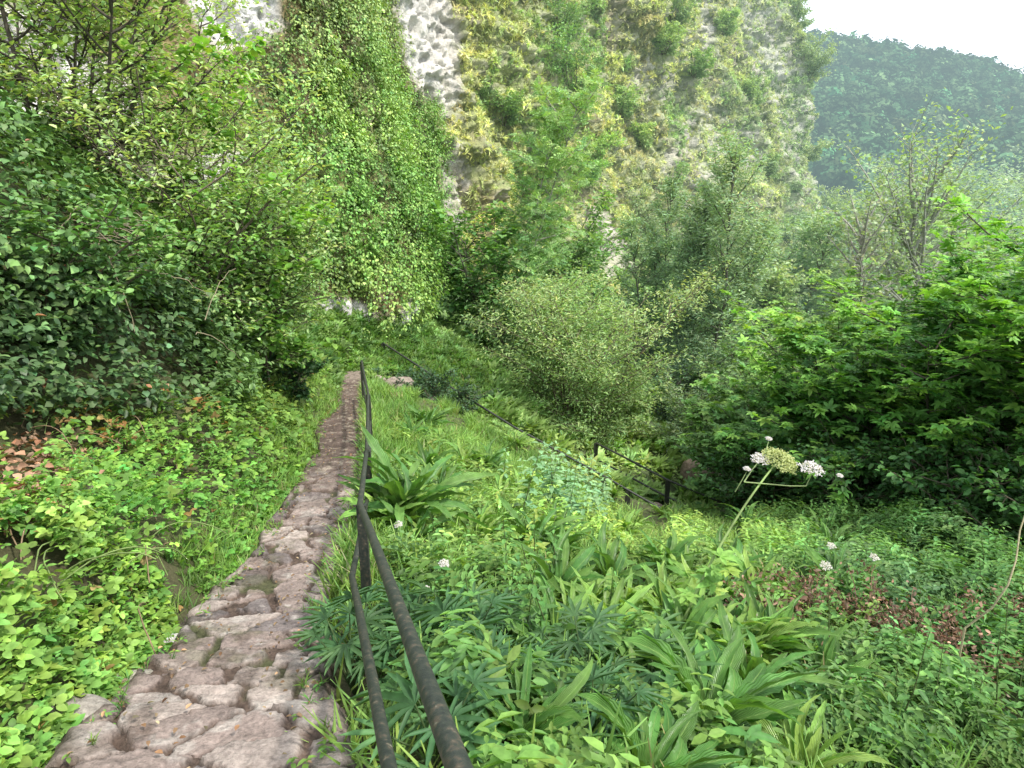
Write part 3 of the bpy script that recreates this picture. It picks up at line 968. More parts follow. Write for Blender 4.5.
# ------------------------------------------------------------------ low vegetation on the slopes
def scatter(rg, n, r0, r1, a0, a1, power=1.0):
    """ground points; power 1 = even density per metre of distance, 2 = even per area"""
    u = rg.random(n)
    r = (r0 ** power + u * (r1 ** power - r0 ** power)) ** (1 / power)
    a = rg.uniform(math.radians(a0), math.radians(a1), n)
    x, y = r * np.sin(a), r * np.cos(a)
    return x, y


def ground_pts(x, y):
    z = H(x, y)
    p = np.stack([x, y, z], 1)
    px, py, d = proj(p)
    return p, px, py, d


def keep(arrs, m):
    return [a[m] for a in arrs]


def rail_clear(px, py, d, h):
    """1 where a plant of height h would stay below the thin handrail line, else 0"""
    ry = np.interp(px, [383, 461, 514, 604, 628, 665], [343, 394, 427, 476, 490, 511])
    top = py - h * F / d
    bad = (px > 380) & (px < 668) & (d < 16.5) & (py > ry - 2) & (top < ry + 9)
    ry2 = np.interp(px, [596, 668, 745], [443, 480, 512])
    bad |= (px > 596) & (px < 745) & (d < 18.5) & (py > ry2 - 2) & (top < ry2 + 8)
    for sx, sy in ((398, 382), (428, 400), (455, 421), (697, 470), (655, 507)):
        bad |= (np.abs(px - sx) < 13) & (py > sy - 6) & (top < sy + 3) & (py < sy + 45) & (d < 20)
    return ~bad


def ivy_zone(px, py, x, y, z):
    nz = (fbm(x * .8, y * .8, 0, 3, 4) - .5)
    return (py < 412 + 60 * nz) & ((px < 235 + 80 * nz) | (py < 320)) & (px < 330)


def brambles():
    rg = RNG(21)
    mb = MB()
    x, y = scatter(rg, 110000, .8, 16, -78, 0, 1.5)
    x2, y2 = scatter(rg, 26000, .8, 4.5, -78, 0, 1.8); x, y = np.concatenate([x, x2]), np.concatenate([y, y2])
    cx, cz, hw = path_at(y)
    m = (x < cx - hw * .98 + .02 + .16 * fbm(x * 3, y * 3, 0, 3, 27)) & (x > cx - 7)
    x, y = x[m], y[m]
    p, px, py, d = ground_pts(x, y)
    edge = (path_at(y)[0] - path_at(y)[2]) - x                   # distance left of the path
    ivy = ivy_zone(px, py, x, y, p[:, 2])
    m = ~ivy & (y < 14.5) & (px > -400) & (sstep(.30, .42, fbm(x * 2.6, y * 2.6, 0, 4, 28)) > rg.random(len(x)) * .9)
    # bare/dry pocket at far left
    bare = ((px < 60) & (py > 440) & (py < 530)) & (fbm(x * 5, y * 5, 0, 3, 5) > .35)
    m &= ~bare
    p, px, py, d, edge = keep([p, px, py, d, edge], m)
    n = len(p)
    bump = fbm(p[:, 0] * 1.6, p[:, 1] * 1.6, 0, 3, 22)
    top = sstep(0, .5, edge) * (.10 + .38 * bump) + .03
    p[:, 2] += top * rg.uniform(.35, 1.05, n)
    f = fbm(p[:, 0] * .9, p[:, 1] * .9, 0, 3, 23)
    c = np.array([.175, .355, .055]) * np.ones((n, 1))
    a = (sstep(.52, .68, f) * .8)[:, None]; c = c * (1 - a) + np.array([.25, .40, .08]) * a
    a = (sstep(.5, .6, fbm(p[:, 0] * 2.3 + 9, p[:, 1] * 2.3, 0, 3, 29)) * .6)[:, None]; c = c * (1 - a) + np.array([.13, .32, .07]) * a
    a = sstep(500, 430, py)[:, None] * .75; c = c * (1 - a) + np.array([.16, .25, .05]) * a
    red = rg.random(n) < (.015 + .22 * ((px < 230) & (py < 470)) * (fbm(p[:, 0] * 2, p[:, 1] * 2, 0, 2, 24) > .52))
    c = np.where(red[:, None], np.array([.32, .20, .07]), c)
    c = c * jit(rg, (1, 1, 1), n, .28, .12)
    gr = sstep(7, 9.5, p[:, 1])
    s = rg.uniform(.032, .088, n) * (1 + .5 * sstep(4, 9, p[:, 1]))
    m = rg.random(n) > gr * .5
    mk = m & (rg.random(n) < .72)
    stamp_up(mb, TRIO, rg, p[mk], s[mk] * 1.2, c[mk], .42)
    mk = m & ~mk
    stamp_up(mb, tpl_sprig(rg, 2, .5, .5, .5), rg, p[mk], s[mk], c[mk] * .8, .4)
    o = tag(mb.build('brambles', M_LEAFN), 'bright green bramble leaves carpeting the bank left of the stone path', 'brambles', kind='stuff')
    # a few arching canes
    mb = MB()
    for k in range(46):
        q = G(rg.uniform(10, 190), rg.uniform(430, 640))
        a = rg.uniform(0, 6.28)
        tube(mb, curve(rg, q + np.array([0, 0, .1]), (math.cos(a), math.sin(a), .8), rg.uniform(.35, .7), 10, .08, (0, 0, -1.6)), .004, 4, (.24, .17, .10) if k % 2 else (.16, .22, .07))
    tag(mb.build('bramble_canes', M_BARK), 'thin arching brown and green canes among the bramble leaves', 'bramble canes', kind='stuff')


brambles()


def ivy_bank():
    rg = RNG(31)
    x, y = scatter(rg, 210000, 2.2, 13, -62, -12, 1.6)
    cx, cz, hw = path_at(y)
    m = (x < cx - hw - .3) & (x > -8.5)
    x, y = x[m], y[m]
    p, px, py, d = ground_pts(x, y)
    e = .25
    nx, ny = (H(x + e, y) - H(x - e, y)) / (2 * e), (H(x, y + e) - H(x, y - e)) / (2 * e)
    nn = norm(np.stack([-nx, -ny, np.ones(len(x))], 1))
    ivy = ivy_zone(px, py - 8, x, y, p[:, 2]) & (py > -120)
    steep = 1 / np.maximum(nn[:, 2], .25)
    m = ivy & (rg.random(len(x)) < steep / 4 + .15)
    p, px, py, nn = keep([p, px, py, nn], m)
    n = len(p)
    bump = fbm(p[:, 0] * 1.2, p[:, 1] * 1.2, p[:, 2] * 1.2, 4, 32, .6)
    holes = sstep(.36, .50, bump)
    off = (bump - .3) * 1.5
    p = p + nn * np.clip(off + rg.uniform(-.08, .2, n), 0, 2)[:, None] + rg.normal(size=(n, 3)) * .05
    m = rg.random(n) < .3 + holes
    p, px, py, nn, off = keep([p, px, py, nn, off], m); n = len(p)
    f = fbm(p[:, 0], p[:, 1], p[:, 2], 3, 33)
    c = np.array([.075, .14, .05]) * np.ones((n, 1))
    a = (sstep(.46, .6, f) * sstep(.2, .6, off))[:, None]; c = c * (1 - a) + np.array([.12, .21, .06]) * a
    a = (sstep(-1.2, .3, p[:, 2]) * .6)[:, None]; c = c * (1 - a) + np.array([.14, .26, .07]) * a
    c = c * jit(rg, (1, 1, 1), n, .32, .08)
    a = (sstep(140, 230, px) * .55)[:, None]; c = c * (1 - a) + np.array([.17, .30, .08]) * a
    c = np.where((rg.random(n) < .006)[:, None], np.array([.35, .16, .08]), c)
    dn = norm(np.array([.2, -.2, -.5]) + nn * .6 + rg.normal(size=(n, 3)) * .45)
    nm = norm(nn * .8 + np.array([0, 0, .5]) + rg.normal(size=(n, 3)) * .35)
    mb = MB(); s = rg.uniform(.045, .088, n)
    m = rg.random(n) < .6
    stamp(mb, IVYL, p[m], dn[m], nm[m], s[m], c[m]); stamp(mb, LEAF, p[~m], dn[~m], nm[~m], s[~m] * 1.1, c[~m])
    tag(mb.build('ivy', M_IVY), 'dark glossy ivy and leafy creepers piled on the steep left bank', 'ivy', kind='stuff')
    # bare trailing stems over it
    mb = MB()
    for (ax, ay, d0), (bx, by, d1) in [((92, 235, 6.4), (150, 400, 6.6)), ((100, 240, 6.5), (135, 330, 6.2)), ((130, 270, 6.4), (210, 297, 6.9)), ((195, 334, 7.4), (240, 360, 8.0)), ((55, 215, 6.8), (118, 219, 7.0)),
                                      ((60, 232, 6.6), (95, 205, 6.9)), ((205, 320, 7.2), (235, 268, 7.6))]:
        A, B = P(ax, ay, d0), P(bx, by, d1)
        t = np.linspace(0, 1, 12)[:, None]
        L = A + (B - A) * t + np.array([0, 0, 1]) * (t * (1 - t)) * .35 + rg.normal(size=(12, 3)) * .012
        tube(mb, L, np.linspace(.007, .003, 12), 4, (.26, .22, .14))
    for k in range(26):
        A = P(rg.uniform(55, 125), rg.uniform(208, 238), rg.uniform(6.7, 7.4)); a = rg.uniform(-.5, .5)
        tube(mb, curve(rg, A, (math.cos(a), -.3, rg.uniform(-.4, .1)), rg.uniform(.3, .8), 6, .1), .004, 3, (.30, .24, .17))
    tag(mb.build('trailing_stems', M_BARK), 'bare twigs and pale trailing stems lying over the ivy bank', 'twigs', kind='stuff')


ivy_bank()


KEEP = []        # spots kept clear for ferns and hellebores
BIG = [((745, 705, 1.1), 'upright hart\'s tongue fern directly above the largest fern at the bottom', 1), ((880, 660, .85), 'hart\'s tongue fern half covered by the brown withered weeds', 0), ((640, 800, .95), 'hart\'s tongue fern at the bottom edge right of the hellebores', 0), ((700, 745, 1.4), 'large ridged hart\'s tongue fern with tall upright fronds at the bottom edge', 0), ((825, 700, 1.0), 'dark hart\'s tongue fern with arching fronds left of the brown withered plants', 1),
       ((800, 790, 1.05), 'hart\'s tongue fern with wide flat fronds cut by the bottom edge', 2), ((405, 528, 1.75), 'pale upright strap leaved fern clump right of the rail post', 1),
       ((700, 610, 1.15), 'hart\'s tongue fern at the foot of the leaning umbel stem', 2), ((830, 560, 1.05), 'isolated hart\'s tongue fern rosette above the brown withered plants', 0),
       ((520, 760, .8), 'small fern with narrow upright fronds beside the handrail end', 1)]
rgf = RNG(61)
FL = [[], [], []]
for k in range(86):
    for _ in range(60):
        zone = rgf.random()
        if zone < .62: px, py = rgf.uniform(540, 780), rgf.uniform(490, 680)
        elif zone < .9: px, py = rgf.uniform(385, 560), rgf.uniform(425, 560)
        else: px, py = rgf.uniform(780, 960), rgf.uniform(500, 600)
        if py > 480 + abs(px - 660) * .15 or px < 560: break
    FL[2 if zone < .9 and rgf.random() < .6 else k % 2].append((px, py, rgf.uniform(.8, 1.3)))
HL = [[], [], []]
for k in range(50):
    z_ = rgf.random()
    if z_ < .66: px, py = rgf.uniform(420, 700), rgf.uniform(655, 800)
    elif z_ < .8: px, py = rgf.uniform(330, 420), rgf.uniform(610, 720)
    else: px, py = rgf.uniform(700, 860), rgf.uniform(640, 740)
    g = G(px, py)
    if on_path(g[0:1], g[1:2], .08)[0] or min(math.hypot(px - b[0][0], (py - b[0][1]) * 1.3) for b in BIG) < 62: continue
    HL[k % 3].append((px, py, rgf.uniform(.75, 1.2)))
for px, py, s_ in [b[0] for b in BIG] + sum(FL, []): KEEP.append([*G(px, py)[:2], .25 * s_])
for px, py, s_ in sum(HL, []): KEEP.append([*G(px, py)[:2], .16 * s_])
KEEP = np.array(KEEP)


def clearing(x, y):
    out = np.ones(len(x))
    for kx, ky, r in KEEP:
        out = np.minimum(out, sstep(.35, 1.25, np.hypot(x - kx, y - ky) / r))
    return out


def undergrowth():
    rg = RNG(41)
    tps = [tpl_sprig(rg, 4, .30, .55, .9), tpl_sprig(rg, 3, .44, .36, .7), tpl_sprig(rg, 5, .24, .42, 1.0), tpl_clump(rg, 12, .25, .6, True)]
    far_t = [tpl_clump(rg, 14, .3), tpl_tuft(rg, 12, .3, 1.3)]
    x, y = scatter(rg, 92000, 1.1, 16, -12, 62, 1.45)
    m = (~on_path(x, y, .10)) & (x > path_at(y)[0])
    x, y = x[m], y[m]
    p, px, py, d = ground_pts(x, y)
    f = fbm(x * .7, y * .7, 0, 4, 42)
    f2 = fbm(x * 2.1, y * 2.1, 0, 3, 43)
    edge = x - (path_at(y)[0] + path_at(y)[2])
    clr = clearing(x, y)
    midz = sstep(8.5, 10, y) * (1 - sstep(640, 760, px))
    h = (.05 + .42 * sstep(.3, .75, f2)) * (1 - .5 * midz) * (.25 + .75 * clr) * sstep(0, .6, edge) * (1 + .6 * sstep(760, 960, px) * sstep(4, 7, d)) + .05
    grassy = (px < 560) & (py < 600) & (d < 13)
    thin = np.where(grassy, .35, .75) * (.3 + .7 * sstep(.3, .5, f2)) * (.25 + .75 * clr)
    lime_patch = np.exp(-((px - 640) / 130) ** 2 - ((py - 520) / 75) ** 2)  # patch of lime green weeds
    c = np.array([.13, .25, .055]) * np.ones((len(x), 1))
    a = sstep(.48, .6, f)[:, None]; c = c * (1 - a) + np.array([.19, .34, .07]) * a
    a = np.clip(lime_patch * 1.0, 0, 1)[:, None] * .75; c = c * (1 - a) + np.array([.34, .47, .10]) * a
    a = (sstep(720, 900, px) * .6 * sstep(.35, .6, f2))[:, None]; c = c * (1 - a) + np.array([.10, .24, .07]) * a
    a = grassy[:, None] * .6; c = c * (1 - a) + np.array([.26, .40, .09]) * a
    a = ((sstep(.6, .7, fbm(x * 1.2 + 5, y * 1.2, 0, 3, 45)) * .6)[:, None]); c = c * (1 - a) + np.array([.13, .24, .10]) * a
    c = c * jit(rg, (1, 1, 1), len(x), .25, .1) * (.50 + .55 * sstep(.3, .75, f2))[:, None] * (1 + .35 * np.clip(lime_patch, 0, 1))[:, None]
    m = (rg.random(len(x)) < thin) & rail_clear(px, py, d, h * 1.3 + .1)
    p, h, c, d = keep([p, h, c, d], m); n = len(p)
    kind = (rg.random(n) * 4).astype(int)
    mb = MB()
    for k in range(4):
        m = kind == k
        q = p[m].copy(); q[:, 2] += np.where(d[m] > 0, h[m] * rg.uniform(-.1, .45, m.sum()), 0)
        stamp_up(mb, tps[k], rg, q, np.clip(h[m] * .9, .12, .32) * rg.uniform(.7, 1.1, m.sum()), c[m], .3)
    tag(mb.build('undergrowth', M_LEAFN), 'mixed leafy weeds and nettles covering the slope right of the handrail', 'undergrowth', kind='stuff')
    # farther slopes
    x, y = scatter(rg, 42000, 14, 75, -22, 58, 1.2)
    x2, y2 = scatter(rg, 9000, 14, 24, -22, 2, 1.5); x, y = np.concatenate([x, x2]), np.concatenate([y, y2])
    m = (~on_path(x, y, .05))
    x, y = x[m], y[m]
    p, px, py, d = ground_pts(x, y)
    near2 = (np.abs((px - 655) * .0 + (py - (395 + (px - 462) * .575))) < 9) & (px > 395) & (px < 470) & (d < 17)
    f = fbm(x * .4, y * .4, 0, 4, 46); n = len(x)
    c = np.array([.22, .36, .09]) * np.ones((n, 1))
    a = sstep(.5, .6, f)[:, None]; c = c * (1 - a) + np.array([.13, .25, .06]) * a
    a = sstep(720, 800, px)[:, None] * .7; c = c * (1 - a) + np.array([.09, .18, .06]) * a
    lit2 = np.exp(-((px - 610) / 90) ** 2 - ((py - 460) / 50) ** 2)[:, None]; c = c * (1 - lit2) + np.array([.40, .54, .16]) * lit2  # sunlit look of this slope painted as a brighter plant colour
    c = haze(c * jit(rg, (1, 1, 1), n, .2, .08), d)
    mb = MB(); kd = rg.random(n) < .5
    okr = rail_clear(px, py, d, np.full(n, .35)); kd2 = ~kd
    s = np.where(okr, 1, .3) * rg.uniform(.22, .5, n) * (.75 + d / 40) * np.where((px < 490) & (d < 21), .6, 1)
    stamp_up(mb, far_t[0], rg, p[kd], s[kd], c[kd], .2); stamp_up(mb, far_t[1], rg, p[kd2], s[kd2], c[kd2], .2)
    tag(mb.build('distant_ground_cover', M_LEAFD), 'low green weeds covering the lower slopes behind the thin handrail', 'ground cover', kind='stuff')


undergrowth()


def grass():
    rg = RNG(51)
    blade = (np.array([[-.035, 0, 0], [.035, 0, 0], [-.03, .35, .5 * 0 + .0], [.03, .35, 0], [-.018, .72, -.08], [.018, .72, -.08], [0, 1, -.28]]),)
    V = np.array([[-.03, 0, 0], [.03, 0, 0], [.026, .45, .02], [-.026, .45, .02], [.006, 1, -.18], [-.006, 1, -.18]])
    bl = (V, np.array([[0, 1, 2, 3], [3, 2, 4, 5]]), np.array([.7, .7, 1, 1, 1.1, 1.1]))
    it = []
    for k in range(9):
        az = rg.uniform(0, 6.28)
        it.append((bl, rot(az, math.pi / 2 - rg.uniform(.1, .9)), np.array([rg.uniform(-.15, .15), rg.uniform(-.15, .15), 0]), rg.uniform(.5, 1), rg.uniform(.8, 1.15)))
    tuft = tpl_combine(it)
    x, y = scatter(rg, 72000, 1.2, 20, -30, 40, 1.5)
    p, px, py, d = ground_pts(x, y)
    cx, cz, hw = path_at(y)
    right = (x > cx + hw + .0) & ~((y > 15.6))
    z1 = right & (px < 600) & (py < 600)
    z2 = right & (rg.random(len(x)) < .13)
    left = (x < cx - hw) & (x > cx - hw - .35 - .9 * sstep(7, 10, y)) & (y > 4)
    left2 = (x < cx - hw) & (x > cx - hw - .25) & (rg.random(len(x)) < .3)
    beyond = (y > 13.5) & (px < 560)
    m = (z1 | z2 | left | left2 | beyond) & ~on_path(x, y, .0) & (rg.random(len(x)) < .12 + .88 * clearing(x, y))
    clr_s = np.where(rail_clear(px, py, d, np.full(len(x), .25)), 1, .28)
    p, px, py, d, y, x, clr_s = keep([p, px, py, d, y, x, clr_s], m); n = len(p)
    f = fbm(x, y, 0, 3, 52)
    c = np.array([.24, .40, .09]) * np.ones((n, 1))
    a = sstep(.5, .6, f)[:, None]; c = c * (1 - a) + np.array([.19, .34, .08]) * a
    a = (rg.random(n) < .05)[:, None]; c = np.where(a, np.array([.42, .38, .20]), c)
    c = c * jit(rg, (1, 1, 1), n, .2, .08)
    s = rg.uniform(.14, .34, n) * np.where(x < path_at(y)[0], .55 + .2 * sstep(8, 12, y), 1)
    mb = MB(); stamp_up(mb, tuft, rg, p, s * clr_s, c, .22)
    tag(mb.build('grass', M_GRASS), 'fresh green grass growing beside the path and between the ferns', 'grass', kind='stuff')


grass()


# ------------------------------------------------------------------ ferns, hellebores and other single plants
def frond(mb, rg, az, L, W, el0, arc, c, freq=70, twist=0.0):
    n = 16
    t = np.linspace(0, 1, n)
    el = el0 - arc * t ** 1.3
    ds = L / (n - 1)
    r = np.concatenate([[0], np.cumsum(np.cos((el[1:] + el[:-1]) / 2) * ds)]); z = np.concatenate([[0], np.cumsum(np.sin((el[1:] + el[:-1]) / 2) * ds)])
    az = az + rg.normal() * .35 * t ** 1.5 + twist * t
    ctr = np.stack([r * np.sin(az), r * np.cos(az), z], 1)
    tg = norm(np.gradient(ctr, axis=0)); sx = norm(np.cross(tg, np.array([0, 0, 1.]))); up = np.cross(sx, tg)
    w = W * np.minimum(1, .25 + t * 4) * np.clip((1 - t) * 3.6, 0.02, 1) ** .7 * np.where(t < .12, .25 + t * 6, 1)
    V, U = [], []
    ph = rg.uniform(0, 6)
    roll = rg.uniform(-1.2, 1.2)
    for j, xx in enumerate((-1, -.55, 0, .55, 1)):
        wave = .17 * abs(xx) ** 2 * np.sin(t * 34 + ph + (2 if xx > 0 else 0)) * w
        V.append(ctr + sx * (xx * w * .5 * math.cos(.35 * abs(xx)))[:, None] + up * (.24 * xx * xx * w + wave * .8 + roll * xx * w * .3)[:, None])
        U.append(np.stack([np.full(n, xx), t, np.full(n, float(freq))], 1))
    V = np.stack(V, 1).reshape(-1, 3); U = np.stack(U, 1).reshape(-1, 3)
    cc = np.repeat((np.array(c)[None] * (.75 + .35 * t)[:, None]), 5, 0)
    mb.add(V, grid_faces(n, 5), cc, U)


def fern_mesh(seed, n=16, L=.42, W=.062, c=(.15, .30, .05)):
    rg = RNG(seed); mb = MB()
    for k in range(n):
        ring = k / n
        el = rg.uniform(.95, 1.4) if k % 2 == 0 else rg.uniform(.5, 1.15)
        cc = np.array(c) * rg.uniform(.8, 1.25) * np.array([rg.uniform(.85, 1.25), 1, 1])
        frond(mb, rg, k * 2.4 + rg.uniform(-.4, .4), L * rg.uniform(.65, 1.1), W * rg.uniform(.8, 1.15), el, rg.uniform(.5, 1.7), cc, 75 * L / .42)
    # dead brown fronds low down
    for k in range(3):
        frond(mb, rg, rg.uniform(0, 6.28), L * .7, W * .5, .1, .9, (.16, .10, .05), 60)
    return mb


def place(proto, spots, label_fn, group):
    """first spot uses the proto itself, later ones copy it (shared mesh)"""
    for i, (pos, rz, sc_, tilt) in enumerate(spots):
        o = proto if not proto.get('placed') else proto.copy()
        if proto.get('placed'): col.objects.link(o)
        else: proto['placed'] = 1
        o.location = tuple(float(v) for v in pos); o.rotation_euler = (tilt[0], tilt[1], rz); o.scale = (sc_,) * 3
        lab, cat = label_fn(i, pos)
        o['label'] = lab; o['category'] = cat
        if group: o['group'] = group
        if 'placed' in o.keys() and o is not proto: del o['placed']
        o.name = o.name


FERN = [fern_mesh(1, 30, .48, .056, (.115, .27, .055)).build('fern', M_FROND), fern_mesh(2, 27, .50, .050, (.12, .28, .06)).build('fern', M_FROND), fern_mesh(3, 30, .38, .042, (.25, .43, .09)).build('fern', M_FROND)]


def spots_px(lst, rg, zoff=-.02):
    out = []
    for t in lst:
        g = G(t[0], t[1]); g[2] += zoff + .05 * t[2] + (t[3] if len(t) > 3 else 0)
        out.append((g, rg.uniform(0, 6.28), t[2], (rg.uniform(-.15, .15), rg.uniform(-.05, .25))))
    return out


for (px, py, s_), lab, k in [(b[0], b[1], b[2]) for b in BIG]:
    place(FERN[k], spots_px([(px, py, s_)], rgf), lambda i, p, lab=lab: (lab, 'fern'), None)
for k in range(3):
    place(FERN[k], spots_px(FL[k], rgf), lambda i, p: ('yellow green hart\'s tongue fern among the many on the slope right of the handrail', 'fern'), 'ferns scattered on the slope')


def hellebore(seed, n=10, hgt=.26, R_=.17, c=(.065, .155, .055)):
    rg = RNG(seed); mb = MB()
    for k in range(n):
        a = k * 2.4 + rg.uniform(-.3, .3); r = rg.uniform(.02, .16); z = hgt * rg.uniform(.55, 1.1)
        st = np.array([[0, 0, -.05], [math.cos(a) * r * .5, math.sin(a) * r * .5, z * .6], [math.cos(a) * r, math.sin(a) * r, z]])
        tube(mb, st, [.005, .004, .003], 4, (.10, .16, .06))
        d = np.array([[math.cos(a), math.sin(a), rg.uniform(-.35, .3)]])
        stamp(mb, HELL, st[2:3], d, np.array([[0, 0, 1.]]) + rg.normal(size=(1, 3)) * .2, R_ * rg.uniform(.75, 1.15), jit(rg, c, 1, .2, .08))
    return mb


HEL = [hellebore(5).build('hellebore', M_LEAFN), hellebore(6, 12, .3, .16, (.08, .175, .065)).build('hellebore', M_LEAFN), hellebore(7, 8, .22, .18, (.09, .19, .06)).build('hellebore', M_LEAFN)]
for k in range(3):
    place(HEL[k], spots_px(HL[k], rgf), lambda i, p: ('blue green hellebore with finger like leaves, one of the many beside the handrail', 'hellebore'), 'hellebores beside the handrail')


def stalk_plant(seed, hgt, n, ls, w, c, stem=(.12, .16, .06)):
    rg = RNG(seed); mb = MB()
    st = curve(rg, (0, 0, -.05), (rg.normal() * .08, rg.normal() * .08, 1), hgt, 8, .05)
    tube(mb, st, np.linspace(.006, .002, 9), 5, stem)
    for k in range(n):
        t = (.15 + .85 * k / n) * 8; i = min(int(t), 7); p = st[i] + (st[i + 1] - st[i]) * (t - i)
        a0 = (k % 2) * 1.57 + rg.uniform(-.3, .3)
        for s in (0, math.pi):
            a = a0 + s
            d = np.array([[math.cos(a), math.sin(a), rg.uniform(-.3, .35)]])
            stamp(mb, tpl_leaf(w, .08, .2), p[None] + d * .015, d, np.array([[0, 0, 1.]]), ls * (1.15 - .65 * k / n) * rg.uniform(.8, 1.15), jit(rg, c, 1, .15, .08) * (.85 + .35 * k / n))
    return mb


NET = [stalk_plant(70 + k, .75, 11, .10, .5, (.11, .25, .06)).build('nettle', M_LEAFN) for k in range(4)]
lst = [[], [], [], []]
for k in range(90):
    z_ = rgf.random()
    if z_ < .55: px, py = rgf.uniform(800, 1080), rgf.uniform(520, 700)
    elif z_ < .75: px, py = rgf.uniform(720, 1020), rgf.uniform(490, 560)
    elif z_ < .9: px, py = rgf.uniform(430, 620), rgf.uniform(560, 680)
    else: px, py = rgf.uniform(880, 1060), rgf.uniform(680, 800)
    lst[k % 4].append((px, py, rgf.uniform(.55, 1.05)))
for k in range(4):
    place(NET[k], spots_px(lst[k], rgf), lambda i, p: ('upright nettle like weed with paired leaves, one of many on the right slope', 'nettle'), 'nettles on the right slope')

# silvery leafy shrub in the middle of the slope
SHR = [stalk_plant(80 + k, 1.0, 13, .15, .55, (.22, .38, .18), (.2, .2, .12)).build('sapling', M_LEAFN) for k in range(3)]
lst = [[], [], []]
for k in range(26):
    lst[k % 3].append((rgf.uniform(500, 625), rgf.uniform(478, 540), rgf.uniform(.7, 1.1)))
for k in range(3):
    place(SHR[k], spots_px(lst[k], rgf), lambda i, p: ('pale grey green leafy sapling in the thicket below the thin handrail', 'sapling'), 'grey green saplings in the middle of the slope')


def umbel(mb, c, R_, rg, colr, n=24, dome=.35, axis_=(0, 0, 1.)):
    ax = norm(axis_); u = norm(np.cross(ax, (.3, 1, .2))); v = np.cross(ax, u)
    base = np.array(c) - ax * R_ * .8
    for k in range(n):
        r = math.sqrt((k + .5) / n); a = k * 2.4
        tip = np.array(c) + (u * math.cos(a) + v * math.sin(a)) * r * R_ - ax * dome * r * r * R_
        tube(mb, np.array([base, (base + tip) / 2 + ax * .06 * R_ * r, tip]), .0015, 3, (.30, .36, .16))
        m = 34
        q = tip + rg.normal(size=(m, 3)) * R_ * np.array([.13, .13, .06])
        stamp(mb, tpl_diamond(.9), q, rg.normal(size=(m, 3)), ax + rg.normal(size=(m, 3)) * .3, .013 * (R_ / .12) ** .4, jit(rg, colr, m, .08, .03))


def umbel_plant():
    rg = RNG(91)
    hd = P(783, 455, 4.7)
    base = G(655, 690); base = P(668, 655, 4.35); base[2] = H(base[0], base[1])[0]
    root = empty('cow_parsley', 'tall leaning umbel plant with one seed head and white flower heads', 'wildflower', base)
    mb = MB()
    t = np.linspace(0, 1, 16)[:, None]
    L = (base * (1 - t) + hd * t); L = L + np.array([-.10, 0, .14]) * (t * (1 - t)) * 2
    tube(mb, L - base, np.linspace(.011, .006, 16), 7, (.30, .40, .15))
    tube(mb, np.array([P(744, 482, 4.62), P(790, 486, 4.6), P(806, 486, 4.6), P(812, 474, 4.6)]) - base, [.005, .004, .004, .003], 5, (.30, .38, .17))
    tube(mb, np.array([P(744, 482, 4.62), P(752, 470, 4.65), P(760, 460, 4.68)]) - base, [.005, .004, .003], 5, (.30, .38, .17))
    tube(mb, np.array([P(735, 492, 4.62), P(742, 480, 4.6), P(747, 471, 4.6)]) - base, [.004, .003, .002], 5, (.30, .38, .17))
    tube(mb, np.array([P(762, 466, 4.7), P(766, 450, 4.75), P(769, 440, 4.8)]) - base, [.004, .003, .002], 5, (.30, .38, .17))
    mb.build('stem', M_GRASS, root)
    mb = MB(); umbel(mb, hd - base, .115, rg, (.42, .46, .20), 44, .5, (.35, -.3, 1)); mb.build('seed_head', M_PETAL, root)
    for q, r in ((P(761, 457, 4.7), .062), (P(812, 466, 4.6), .075), (P(747, 468, 4.6), .022), (P(769, 438, 4.8), .02), (P(840, 475, 5.0), .02)):
        mb = MB(); umbel(mb, q - base, r, rg, (.66, .62, .68), 18, .3, (.1, -.3, 1)); mb.build('flower_head', M_PETAL, root)
    mb = MB()
    for k in range(26):
        q = L[int(rg.uniform(0, 7))] - base + rg.normal(size=3) * .07
        a = rg.uniform(0, 6.28)
        stamp(mb, PALM, q[None], np.array([[math.cos(a), math.sin(a), .1]]), np.array([[0, -.2, 1.]]), rg.uniform(.09, .17), jit(rg, (.36, .46, .10) if k % 5 == 0 else (.20, .36, .07), 1, .1))
    mb.build('leaves', M_LEAFN, root)


umbel_plant()


def small_flower(px, py, h, r, lab, seed):
    rg = RNG(seed)
    b = G(px, py + 30)
    root = empty('wildflower', lab, 'wildflower', b)
    mb = MB(); st = curve(rg, (0, 0, 0), (rg.normal() * .1, 0, 1), h, 6, .05)
    tube(mb, st, .0025, 4, (.2, .3, .1)); mb.build('stem', M_GRASS, root)
    mb = MB(); umbel(mb, st[-1] + np.array([0, 0, r * .7]), r, rg, (.66, .63, .64), 12, .25, (0, -.3, 1)); mb.build('flower_head', M_PETAL, root)


for k, (px, py, h, r, lab) in enumerate([(445, 600, .42, .028, 'small white flower head in the grass midway along the near handrail'), (387, 545, .40, .028, 'small white flower head just right of the nearest rail post'),
                                         (424, 612, .3, .02, 'tiny white flower left of the larger white one by the rail'), (832, 565, .5, .04, 'white flower head above the dark hollow on the right slope'),
                                         (812, 592, .5, .045, 'white flower head just left of the dark hollow on the right slope'), (862, 585, .5, .04, 'cream flower head behind the dark hollow on the right slope')]):
    small_flower(px, py, h, r, lab, 200 + k)


